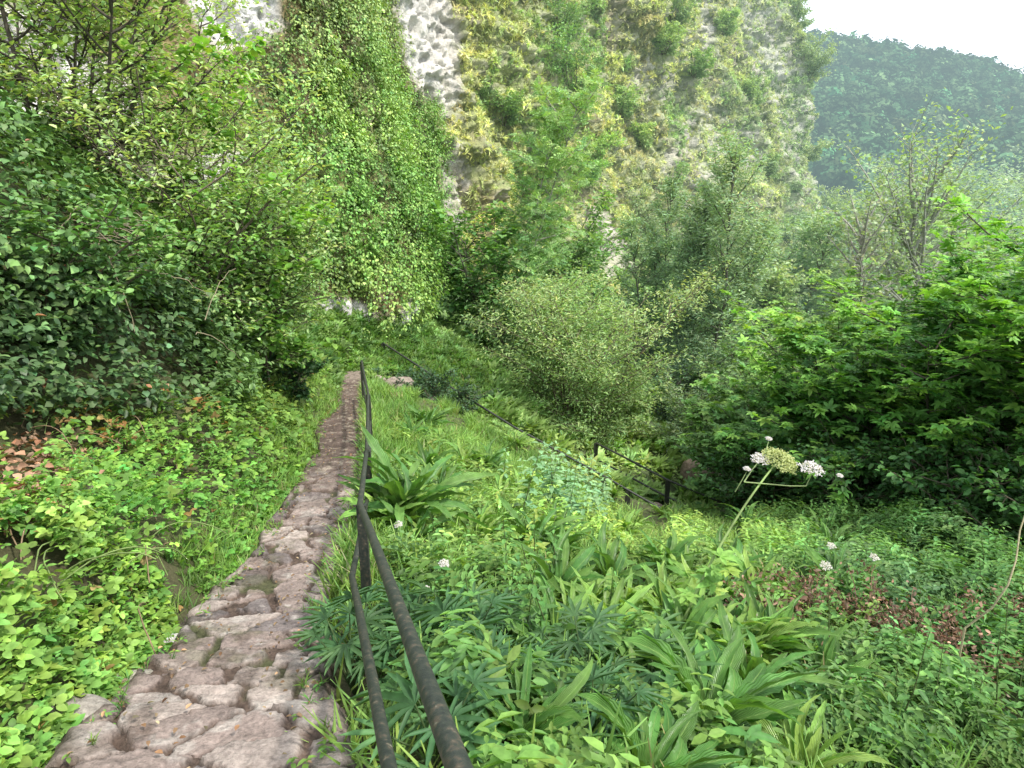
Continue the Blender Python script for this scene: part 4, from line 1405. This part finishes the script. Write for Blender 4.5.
def dead_plant(px, py, size, lab, seed):
    rg = RNG(seed); size *= 1.25
    b = G(px, py + 8); b[2] += .14
    root = empty('withered_plant', lab, 'dead plant', b)
    sb, lb = MB(), MB()
    for k in range(16):
        a = rg.uniform(0, 6.28)
        st = curve(rg, (rg.normal() * .05, rg.normal() * .05, 0), (math.cos(a), math.sin(a), rg.uniform(.4, 1.2)), size * rg.uniform(.6, 1.1), 7, .15, (0, 0, -.5))
        tube(sb, st, np.linspace(.005, .002, 8), 4, (.20, .12, .08))
        m = 34; i = rg.integers(2, 8, m)
        q = st[i] + rg.normal(size=(m, 3)) * .05
        stamp(lb, tpl_leaf(.6, .25, -.3), q, rg.normal(size=(m, 3)) + np.array([0, 0, -.5]), rg.normal(size=(m, 3)), rg.uniform(.02, .05, m), jit(rg, (.215, .135, .095), m, .35, .1))
    sb.build('stems', M_BARK, root); lb.build('leaves', M_DRY, root)


for k, (px, py, s_, lab) in enumerate([(905, 665, .45, 'reddish brown withered plant lying widest on the right slope'), (800, 628, .36, 'brown withered weeds just below the dark hollow'),
                                       (860, 640, .40, 'brown withered weeds between two other dead clumps on the right slope'), (1000, 640, .30, 'small brown withered clump near the right picture edge'),
                                       (765, 655, .28, 'sparse brown dry weeds beside the hart\'s tongue ferns'), (960, 690, .38, 'dark brown withered clump lowest on the right slope')]):
    dead_plant(px, py - 12, s_, lab, 300 + k)

# dry heap of fallen leaves at the left edge, single dry stem at the right edge
mb = MB(); rg = RNG(400)
for k in range(900):
    q = G(rg.uniform(-20, 55), rg.uniform(455, 530)) if k % 30 == 0 else q0 + rg.normal(size=3) * np.array([.14, .14, .03])
    q0 = q if k % 30 == 0 else q0
    stamp(mb, tpl_leaf(.7, .2, .2), (q + np.array([0, 0, .06]))[None], rg.normal(size=(1, 3)) * np.array([1, 1, .3]), rg.normal(size=(1, 3)) * .5 + np.array([0, 0, 1]), rg.uniform(.04, .08), jit(rg, (.34, .20, .13), 1, .25, .1))
tag(mb.build('fallen_leaves', M_DRY), 'patch of brown fallen leaves on the bank at the left edge', 'fallen leaves', kind='stuff')
mb = MB()
A = [P(965, 628, 4.6), P(992, 608, 4.5), P(1008, 585, 4.4), P(1016, 560, 4.4), P(1020, 530, 4.4), P(1030, 500, 4.4)]
g = np.array(A); g0 = g[0].copy(); g0[2] = H(g0[0], g0[1])[0]
tube(mb, np.vstack([g0, g]), np.linspace(.008, .004, 7), 6, (.42, .36, .22))
tag(mb.build('dry_stem', M_BARK), 'single pale bare stem curving up at the right edge', 'stem')


def rock(name, pos, size, lab, seed, c=(.5, .46, .43), parent=None):
    rg = RNG(seed)
    nu, nv = 22, 14
    a = np.linspace(0, 2 * math.pi, nu); b = np.linspace(-math.pi / 2, math.pi / 2, nv)
    Aa, Bb = np.meshgrid(a, b, indexing='ij')
    D = np.stack([np.cos(Aa) * np.cos(Bb), np.sin(Aa) * np.cos(Bb), np.sin(Bb)], -1)
    r = .75 + .5 * fbm(D[..., 0] * 1.6 + seed, D[..., 1] * 1.6, D[..., 2] * 1.6, 4, seed)
    pl = np.minimum(1, .86 / np.maximum(np.abs(D @ norm(rg.normal(size=3))), .01))
    V = D * (r * pl)[..., None] * np.array(size) * .5
    cc = np.array(c) * (.6 + .7 * fbm(V[..., 0] * 20, V[..., 1] * 20, V[..., 2] * 20, 4, 9))[..., None]
    mb = MB(); mb.add(V + 0 * D, grid_faces(nu, nv), cc.reshape(-1, 3))
    o = mb.build(name, M_ROCK if max(size) > 1 else M_STONE)
    o.location = tuple(float(v) for v in pos)
    return tag(o, lab, 'rock')


for px, py, sz, lab, c in [(177, 648, (.16, .11, .10), 'pale rounded stone at the left edge of the path', (.55, .52, .5)), (72, 722, (.34, .2, .14), 'rough grey stone in the brambles at the lower left path edge', (.36, .32, .28)),
                           (135, 690, (.26, .18, .12), 'lichen covered stone on the left rim of the path', (.36, .33, .27)),
                           (262, 572, (.2, .14, .10), 'small pale stone on the left path rim further up', (.5, .42, .36))]:
    g = G(px, py); rock('rock', g + np.array([0, 0, .02]), sz, lab, int(px), c)
for px, py, sz, lab, dd in [(697, 470, (.9, .8, 1.0), 'pinkish brown rock behind the farthest handrail post', 19.5), (655, 507, (.5, .4, .4), 'small pinkish rock at the foot of the farthest post', 17.2),
                            (728, 478, (.7, .5, .8), 'brown stone step right of the farthest handrail', 19.5)]:
    g = P(px, py, dd); rock('rock', g - np.array([0, 0, .1]), sz, lab, int(px), (.33, .24, .20))
# stone steps edging the lower path
mb = MB()
for k, (px, py, dd, sz) in enumerate([(372, 377, 15.7, (.6, .45, .2)), (398, 382, 15.8, (.8, .6, .35)), (428, 400, 15.6, (.8, .5, .3)), (455, 421, 15.2, (1.1, .6, .4)), (470, 432, 15, (.9, .6, .4))]):
    rock('rock', P(px, py, dd) - np.array([0, 0, .05]), sz, ['pale flat stone where the near path ends', 'pale stone slab beside the ivy clump', 'stone slab half hidden by the ivy clump', 'reddish stone step below the first thin rail post', 'lowest stone step below the thin rail'][k], 500 + k, (.30, .245, .205))

# litter and tiny weeds on the path
rg = RNG(700); mb = MB()
yy = rg.uniform(1.2, 14, 900) ** 1.0
cx, cz, hw = path_at(yy)
tt = rg.uniform(-1, 1, 900); tt = np.sign(tt) * np.abs(tt) ** .6
pos = np.stack([cx + tt * hw * .95, yy, cz + .035], 1)
stamp(mb, tpl_leaf(.6, .2, .1), pos, rg.normal(size=(900, 3)) * [1, 1, .1], rg.normal(size=(900, 3)) * .25 + [0, 0, 1], rg.uniform(.012, .034, 900), jit(rg, (.26, .17, .10), 900, .4, .15))
m = np.abs(tt) > .72
sp = [tpl_sprig(rg, 2, .5, .5, .4), tpl_tuft(rg, 8, .1, 1.2)]
for k in range(2):
    q = pos[m][k::2] - [0, 0, .02]
    stamp_up(mb, sp[k], rg, q, rg.uniform(.04, .09, len(q)), jit(rg, (.16, .30, .06), len(q), .2), .2)
tag(mb.build('path_litter', M_LEAFN), 'scattered dead leaf scraps and tiny weeds lying on the stone path', 'leaf litter', kind='stuff')

# ------------------------------------------------------------------ trees and shrubs
def T(px, py, d): return P(px, py, d)


def gz(px, py, d):
    p = P(px, py, d); p[2] = H(p[0], p[1])[0]; return p


W = (.17, .145, .12)
# left bank: small trees in front of the white rock
make_tree('elder_tree', 'multi stemmed small tree with dark leaning stems on the left bank', 'tree', gz(82, 195, 9.0), 4.0, 2.2, 1001, stems=5, r0=.06, cb=.25, n1=62, n2=11, nl=13, leaf=.09,
          leafcol=(.28, .40, .13), tipcol=(.43, .53, .20), bark=(.07, .06, .045), stemspread=.7, upw=.75, jitter=.16)
make_tree('privet_shrub', 'feathery light green shrub arching over the bank beside the dark stemmed tree', 'shrub', gz(215, 300, 9.6), 3.6, 2.2, 1002, stems=6, r0=.035, cb=.1, n1=60, n2=11, nl=17, leaf=.085,
          leafcol=(.31, .44, .16), tipcol=(.46, .55, .24), bark=(.14, .11, .08), stemspread=.65, upw=.75, jitter=.18, tpl=tpl_leaf(.45))
make_tree('hazel_shrub', 'broad leaved green sapling standing against the ivy curtain', 'shrub', gz(258, 335, 9.8), 2.9, 1.0, 1003, stems=3, r0=.03, cb=.15, n1=28, n2=8, nl=9, leaf=.11,
          leafcol=(.16, .34, .05), tipcol=(.25, .46, .07), bark=(.10, .09, .06), stemspread=.4, upw=.75, jitter=.14, tpl=BROAD)
make_tree('elder_tree', 'shaded leafy bush filling the bank below the leaning stems', 'shrub', gz(185, 345, 8.8), 2.0, 1.5, 1004, stems=5, r0=.03, cb=.1, n1=46, n2=11, nl=13, leaf=.09,
          leafcol=(.18, .33, .09), tipcol=(.30, .46, .13), stemspread=.8, jitter=.18)
make_tree('hazel_shrub', 'leafy bush hanging over the bank just left of the path end', 'shrub', gz(255, 352, 10.8), 2.4, 1.2, 1005, stems=4, r0=.03, cb=.1, n1=40, n2=11, nl=14, leaf=.085,
          leafcol=(.23, .38, .12), tipcol=(.34, .48, .16), stemspread=.6, jitter=.18)
make_tree('elder_tree', 'thin leaved tree reaching out of the picture at the upper left', 'tree', gz(10, 150, 9.6), 4.4, 1.9, 1006, stems=4, r0=.04, cb=.2, n1=30, n2=8, nl=7, leaf=.08,
          leafcol=(.28, .42, .15), tipcol=(.36, .48, .18), stemspread=.5, jitter=.2)
make_tree('laurel_bush', 'glossy dark green bush mounded on top of the bank at the left edge', 'shrub', gz(5, 330, 5.9) + np.array([-.1, .2, -.3]), 1.5, 1.0, 1007, stems=6, r0=.03, cb=.05, n1=50, n2=12, nl=13, leaf=.085,
          leafcol=(.095, .19, .055), tipcol=(.16, .31, .075), stemspread=.8, jitter=.16, tpl=LEAF, mat=M_IVY)
make_tree('laurel_bush', 'small dark bush at the foot of the bank where the path narrows', 'shrub', gz(283, 408, 10.4), .6, .45, 1008, stems=4, r0=.02, cb=.05, n1=26, n2=9, nl=12, leaf=.06,
          leafcol=(.045, .11, .035), stemspread=.7, jitter=.15)
make_tree('privet_shrub', 'pale olive bush against the rock left of the path end', 'shrub', gz(150, 240, 12.5), 4.6, 2.2, 1009, stems=5, r0=.04, cb=.15, n1=50, n2=10, nl=12, leaf=.10,
          leafcol=(.31, .46, .15), tipcol=(.44, .56, .20), stemspread=.5, jitter=.2, tpl=tpl_leaf(.45))
make_tree('hazel_shrub', 'upright bright leaved shoot high against the white rock', 'shrub', gz(222, 290, 10.6), 4.2, .8, 1010, stems=2, r0=.03, cb=.45, n1=18, n2=7, nl=7, leaf=.13,
          leafcol=(.20, .40, .06), tipcol=(.27, .48, .08), stemspread=.3, jitter=.14, tpl=BROAD)

make_tree('hazel_shrub', 'pale airy shrub arching from the bank toward the ivy curtain', 'shrub', gz(232, 330, 9.4), 2.7, 1.35, 1011, stems=5, r0=.03, cb=.1, n1=50, n2=11, nl=15, leaf=.075,
          leafcol=(.27, .39, .15), tipcol=(.42, .52, .23), stemspread=.6, jitter=.2, tpl=tpl_leaf(.5))

# middle: trees between the buttress and the gully
make_tree('ash_tree', 'slender ash tree with a thin pale trunk in front of the grassy cliff', 'tree', gz(503, 372, 23), 9.4, 1.65, 1920, lean=(.09, 0), wob=.025, stems=2, r0=.085, cb=.3, n1=46, n2=10, nl=8, leaf=.28,
          leafcol=(.24, .42, .14), tipcol=(.31, .48, .15), bark=(.26, .25, .19), tpl=PINN, stemspread=.12, upw=.5, jitter=.2, shape='round')
make_tree('sycamore_tree', 'dark leafy tree at the corner of the ivy buttress', 'tree', gz(488, 372, 22), 4.9, 1.9, 1021, stems=3, r0=.07, cb=.05, n1=46, n2=11, nl=10, leaf=.17,
          leafcol=(.08, .20, .04), tipcol=(.18, .36, .06), stemspread=.3, upw=.85, jitter=.12, tpl=BROAD)
make_tree('willow_bush', 'rounded feathery bush with rusty tips right of the ash trunk', 'shrub', gz(572, 425, 19.5) - np.array([0, 0, .3]), 4.6, 2.5, 1022, stems=7, r0=.05, cb=.05, n1=120, n2=12, nl=22, leaf=.11,
          leafcol=(.27, .42, .14), tipcol=(.42, .53, .21), stemspread=.55, upw=.6, jitter=.25, tpl=NARROW, bark=(.16, .12, .08))
make_tree('willow_bush', 'smaller feathery green bush just below the ash trunk', 'shrub', gz(528, 400, 21), 3.1, 1.9, 1023, stems=6, r0=.045, cb=.05, n1=70, n2=11, nl=20, leaf=.11,
          leafcol=(.23, .38, .14), tipcol=(.32, .46, .18), stemspread=.5, upw=.6, jitter=.25, tpl=NARROW)
make_tree('willow_bush', 'bright green bushy growth at the foot of the grassy cliff spur', 'shrub', gz(560, 345, 27), 6.2, 2.7, 1024, stems=5, r0=.06, cb=.1, n1=70, n2=11, nl=12, leaf=.20,
          leafcol=(.16, .32, .08), tipcol=(.24, .42, .09), stemspread=.4, jitter=.22)
make_tree('willow_tree', 'tall grey green willow filling the gully in the cliff', 'tree', gz(700, 395, 29), 10.4, 2.3, 1025, stems=4, r0=.10, cb=.05, n1=120, n2=12, nl=24, leaf=.17,
          leafcol=(.27, .40, .20), tipcol=(.38, .51, .28), stemspread=.28, upw=.3, jitter=.22, tpl=NARROW, rise=.9)
make_tree('willow_tree', 'shorter grey green willow leaning against the tall one', 'tree', gz(655, 385, 31), 8.5, 1.6, 1026, stems=4, r0=.08, cb=.08, n1=80, n2=11, nl=22, leaf=.17,
          leafcol=(.24, .38, .18), tipcol=(.34, .48, .24), stemspread=.28, upw=.3, jitter=.22, tpl=NARROW, rise=.9)
make_tree('holly_bush', 'dark bush in the hollow below the willows', 'shrub', gz(678, 432, 24), 3.0, 1.3, 1027, stems=5, r0=.05, cb=.05, n1=46, n2=10, nl=12, leaf=.12,
          leafcol=(.045, .11, .04), tipcol=(.09, .18, .06), stemspread=.5, jitter=.2)
make_tree('willow_bush', 'pale grey leaved shrub overhanging the brown rock', 'shrub', gz(722, 452, 20.5), 2.9, 1.9, 1028, stems=6, r0=.04, cb=.05, n1=60, n2=11, nl=20, leaf=.13,
          leafcol=(.17, .27, .12), tipcol=(.26, .36, .18), stemspread=.7, upw=.4, jitter=.22, tpl=NARROW)
make_tree('hazel_shrub', 'soft green shrub between the willow and the broad leaved saplings', 'shrub', gz(765, 430, 22), 5.0, 2.4, 1029, stems=5, r0=.05, cb=.05, n1=70, n2=11, nl=12, leaf=.16,
          leafcol=(.15, .27, .08), tipcol=(.23, .37, .11), stemspread=.45, jitter=.2)
make_tree('hazel_shrub', 'light green sunlit bush on the grass slope behind the thin handrail', 'shrub', gz(625, 428, 20.5), 1.9, 1.5, 1030, stems=5, r0=.03, cb=.05, n1=40, n2=10, nl=12, leaf=.11,
          leafcol=(.24, .36, .11), tipcol=(.32, .43, .14), stemspread=.6, jitter=.2)

# right: broad leaved saplings in layers
S = dict(tpl=PALM, upw=.9, rise=.35, bark=(.09, .075, .055), stemspread=.45, jitter=.13)
sy = [(1010, 500, 11.5, 5.4, 2.5, 'tall broad leaved sycamore sapling at the right edge with dark stems', 1040, (.10, .26, .04), (.30, .55, .07)),
      (930, 492, 12.5, 4.2, 2.4, 'broad leaved sycamore sapling second from the right edge', 1041, (.09, .24, .04), (.24, .48, .06)),
      (850, 480, 13.5, 3.6, 2.3, 'sycamore sapling with yellow green shoots in the middle of the right thicket', 1042, (.085, .225, .04), (.28, .50, .07)),
      (785, 465, 15.5, 3.4, 2.0, 'leftmost sycamore sapling of the right thicket', 1043, (.09, .20, .05), (.18, .34, .07)),
      (1075, 520, 10, 5.2, 2.3, 'sycamore sapling cut by the right picture edge', 1044, (.07, .18, .03), (.20, .42, .05)),
      (900, 470, 16.5, 5.6, 2.6, 'lighter sycamore sapling rising behind the right thicket', 1045, (.11, .24, .05), (.26, .44, .08)),
      (1000, 470, 17, 6.8, 2.8, 'tallest sycamore behind the right thicket reaching toward the hill', 1046, (.10, .24, .05), (.27, .46, .07))]
for px, py, d, h, sp, lab, sd_, c, tc in sy:
    make_tree('sycamore_sapling', lab, 'tree', gz(px, py, d), h, sp, sd_, stems=4, r0=.05, cb=.12, n1=72, n2=11, nl=8, leaf=.17, leafcol=c, tipcol=tc, **S)
for k, (px, py, d, h, sp) in enumerate([(760, 472, 13.5, 1.6, 1.3), (850, 495, 11.5, 1.5, 1.3), (940, 510, 10.0, 1.5, 1.3), (1030, 520, 8.8, 1.6, 1.2)]):
    make_tree('elder_bush', ['low dark bush at the left foot of the right thicket', 'low dark bush under the middle of the right thicket', 'low shaded bush under the right thicket near the nettles',
                             'low shaded bush at the right edge under the saplings'][k], 'shrub', gz(px, py, d), h, sp, 1060 + k, stems=5, r0=.025, cb=.05, n1=40, n2=9, nl=9, leaf=.11,
              leafcol=(.045, .125, .03), tipcol=(.09, .22, .05), stemspread=.7, jitter=.2)

# behind: pale valley trees
make_tree('bare_tree', 'leaning thin crowned tree with a long bare pale trunk', 'tree', gz(838, 300, 33), 9.6, 2.6, 1070, stems=1, r0=.22, cb=.5, n1=34, n2=10, nl=2, leaf=.26,
          leafcol=(.28, .34, .16), bark=(.30, .27, .23), lean=(.5, 0), stemspread=.1, wob=.08, shape='vase', rise=.8, upw=.5, jitter=.2, tpl=DIAM)
make_tree('bare_tree', 'nearly leafless tree left of the airy yellow green one', 'tree', gz(905, 310, 38), 9.0, 3.2, 1071, stems=3, r0=.17, cb=.35, n1=34, n2=10, nl=3, leaf=.25,
          leafcol=(.25, .30, .16), bark=(.27, .25, .20), lean=(-.05, 0), stemspread=.3, wob=.08, shape='vase', rise=.8, upw=.5, jitter=.2, tpl=DIAM)
make_tree('ash_tree', 'airy yellow green tree with visible limbs in front of the far hill', 'tree', gz(935, 300, 40), 13.5, 6.8, 1072, stems=3, r0=.34, cb=.35, n1=60, n2=12, nl=10, leaf=.27,
          leafcol=(.27, .40, .10), tipcol=(.33, .46, .12), bark=(.22, .21, .16), lean=(.10, 0), stemspread=.35, wob=.09, shape='round', rise=.8, upw=.5, jitter=.22, tpl=DIAM)
vt = [(800, 320, 46, 7, 3.5), (860, 320, 52, 8, 4.2), (830, 345, 36, 3.5, 3.0), (960, 320, 58, 12, 5.0), (1010, 315, 62, 15, 6), (905, 335, 36, 3.5, 3.4), (985, 330, 44, 7.5, 4), (1060, 330, 50, 12, 5), (770, 330, 40, 4.5, 2.6), (870, 290, 85, 15, 7), (940, 280, 100, 19, 8), (1030, 280, 100, 22, 9), (805, 355, 30, 3.6, 2.6)]
lab = ['pale green tree at the foot of the far cliff', 'rounded pale tree right of the cliff foot', 'low light green tree behind the leaning bare trunk', 'light green tree below the airy yellow one', 'tall hazy tree right of the airy yellow one',
       'low yellow green tree behind the thicket', 'mid green tree peeping over the right thicket', 'tree partly outside the right edge behind the thicket', 'small light shrub tree against the cliff base', 'hazy tree in the valley gap',
       'broad hazy tree lower on the valley floor', 'tallest hazy tree in the valley at the right edge', 'nearest light green tree behind the leftmost sapling']
for k, (px, py, d, h, sp) in enumerate(vt):
    make_tree('valley_tree', lab[k], 'tree', gz(px, py, d), h, sp, 1080 + k, stems=2 + k % 2, r0=.15, cb=.12, n1=60, n2=11, nl=9, leaf=.24 * (.7 + d / 70), leafcol=[(.27, .42, .15), (.22, .37, .13), (.32, .45, .16)][k % 3],
              tipcol=[(.36, .50, .17), (.30, .45, .18), (.40, .50, .19)][k % 3], bark=(.22, .2, .16), stemspread=.3, jitter=.24, tpl=DIAM, tubes2=False)

# bushes rooted in the cliff
cb_ = [(575, 62, 3.0, 1.5, (.10, .24, .06), 'dark green bushy tree growing on the cliff near the top edge'), (565, 10, 2.6, 1.3, (.10, .22, .06), 'green bush on the cliff cut by the top edge'),
       (502, 105, 1.3, .9, (.09, .20, .05), 'small dark green bush on the reddish cliff'), (592, 150, 2.2, 1.2, (.17, .34, .08), 'yellow green bush below the dark cliff tree'),
       (622, 105, 1.8, 1.1, (.16, .30, .08), 'bush on the middle of the grassy cliff'), (640, 135, 1.6, 1.0, (.20, .34, .09), 'light bush on the ledge of the grassy cliff'),
       (585, 165, 1.5, 1.1, (.13, .30, .07), 'rounded green bush on the cliff spur'), (690, 240, 3.5, 1.6, (.14, .24, .12), 'grey green bush high in the gully'),
       (655, 215, 4.0, 1.5, (.14, .23, .12), 'tall grey green shrub against the gully wall'), (755, 85, 2.0, 1.2, (.17, .30, .10), 'bush on the grey rock face upper right'),
       (772, 165, 2.4, 1.3, (.15, .27, .09), 'bush on a ledge of the grey rock face'), (752, 235, 5.0, 1.7, (.13, .27, .11), 'tall green shrub standing against the far cliff foot'),
       (790, 225, 4.6, 2.0, (.13, .25, .12), 'hazy shrub on the cliff foot right of the tall one'), (815, 60, 3.6, 2.0, (.16, .26, .12), 'hazy bush on the cliff skyline'),
       (835, 150, 2.4, 1.4, (.18, .28, .12), 'hazy bush halfway down the cliff skyline'), (700, 60, 1.8, 1.0, (.15, .29, .08), 'bush beside the upper rock streak'),
       (725, 20, 2.0, 1.1, (.19, .34, .09), 'light green bush in the cleft at the top edge'), (680, 0, 2.6, 1.6, (.13, .24, .08), 'dark bush on the cliff top edge'),
       (805, 15, 3.5, 2.2, (.15, .26, .11), 'bush at the top of the cliff skyline'), (842, 205, 3.8, 2.4, (.17, .28, .12), 'hazy bush at the foot of the cliff skyline'),
       (735, 270, 4.2, 1.8, (.18, .28, .12), 'pale bush at the cliff base behind the willow'), (665, 35, 1.8, 1.2, (.17, .30, .09), 'small bush high on the grassy cliff'), (545, 165, 1.6, 1.0, (.15, .30, .07), 'bush on the cliff behind the ash crown')]
for k, (px, py, h, sp, c, lb_) in enumerate(cb_):
    q, nn = cliff_at(px, py + 6)
    dd = np.linalg.norm(q)
    make_tree('cliff_bush', lb_, 'shrub', q - nn * .2 - np.array([0, 0, h * .25]), h, sp, 1200 + k, stems=5, r0=.05, cb=.05, n1=30, n2=9, nl=15, leaf=.10 * (.6 + dd / 50), leafcol=np.array(c) * np.array([1.5, 1.25, .9]), tipcol=np.array(c) * np.array([2.2, 1.75, 1.2]),
              stemspread=1.0, jitter=.42, tpl=DIAM, tubes2=False, lean=(nn[0] * .3, nn[1] * .3), upw=.5)
# ivy mound beside the lower path
make_tree('ivy_bush', 'low dark ivy clump trailing beside the thin handrail', 'shrub', gz(425, 398, 15.6), .75, .8, 1300, stems=5, r0=.02, cb=.05, n1=34, n2=9, nl=13, leaf=.07, leafcol=(.06, .13, .055), stemspread=.9, jitter=.2)
make_tree('ivy_bush', 'dark ivy clump just left of the first thin rail post', 'shrub', gz(447, 412, 15.2), .7, .7, 1301, stems=5, r0=.02, cb=.05, n1=34, n2=9, nl=13, leaf=.07, leafcol=(.06, .12, .05), stemspread=.9, jitter=.2)
make_tree('ivy_bush', 'ivy clump hanging below the top of the thin handrail', 'shrub', gz(402, 380, 16), .65, .7, 1302, stems=5, r0=.02, cb=.05, n1=34, n2=9, nl=13, leaf=.07, leafcol=(.07, .15, .06), stemspread=.9, jitter=.2)

# ------------------------------------------------------------------ light, sky, camera
SUN_EL, SUN_AZ = math.radians(55), math.radians(125)      # azimuth clockwise from +Y
sd = np.array([math.sin(SUN_AZ) * math.cos(SUN_EL), math.cos(SUN_AZ) * math.cos(SUN_EL), math.sin(SUN_EL)])
import mathutils
ld = bpy.data.lights.new('sun', 'SUN'); ld.energy = 5.0; ld.angle = math.radians(4); ld.color = (1.0, .95, .86)
lo = bpy.data.objects.new('sun', ld); col.objects.link(lo)
lo.rotation_euler = mathutils.Vector(sd.tolist()).to_track_quat('Z', 'Y').to_euler()
w = bpy.data.worlds.new('World'); bpy.context.scene.world = w; w.use_nodes = True
nt = w.node_tree; nt.nodes.clear()
wo = nt.nodes.new('ShaderNodeOutputWorld'); bg = nt.nodes.new('ShaderNodeBackground'); sk = nt.nodes.new('ShaderNodeTexSky')
sk.sky_type = 'NISHITA'; sk.sun_disc = False; sk.sun_elevation = SUN_EL; sk.sun_rotation = SUN_AZ; sk.dust_density = 3.0; sk.air_density = 1.0
hs = nt.nodes.new('ShaderNodeMix'); hs.data_type = 'RGBA'; hs.inputs['Factor'].default_value = .72; hs.inputs['B'].default_value = (8.6, 9.3, 9.8, 1)
nt.links.new(sk.outputs[0], hs.inputs['A']); nt.links.new(hs.outputs['Result'], bg.inputs['Color']); bg.inputs['Strength'].default_value = .235
nt.links.new(bg.outputs[0], wo.inputs['Surface'])
cd = bpy.data.cameras.new('camera'); cd.sensor_width = 36; cd.lens = F / 1024 * 36; cd.clip_end = 3000; cd.clip_start = .05
co = bpy.data.objects.new('camera', cd); col.objects.link(co); co.location = (0, 0, 0); co.rotation_euler = (math.pi / 2 - PITCH, 0, 0)
sc = bpy.context.scene; sc.camera = co
sc.view_settings.view_transform = 'Standard'; sc.view_settings.look = 'None'; sc.view_settings.exposure = 0; sc.view_settings.gamma = 1
sc.render.engine = 'CYCLES'
sc.cycles.max_bounces = 6; sc.cycles.diffuse_bounces = 3; sc.cycles.glossy_bounces = 2; sc.cycles.transmission_bounces = 4; sc.cycles.caustics_reflective = False
sc.cycles.use_denoising = True
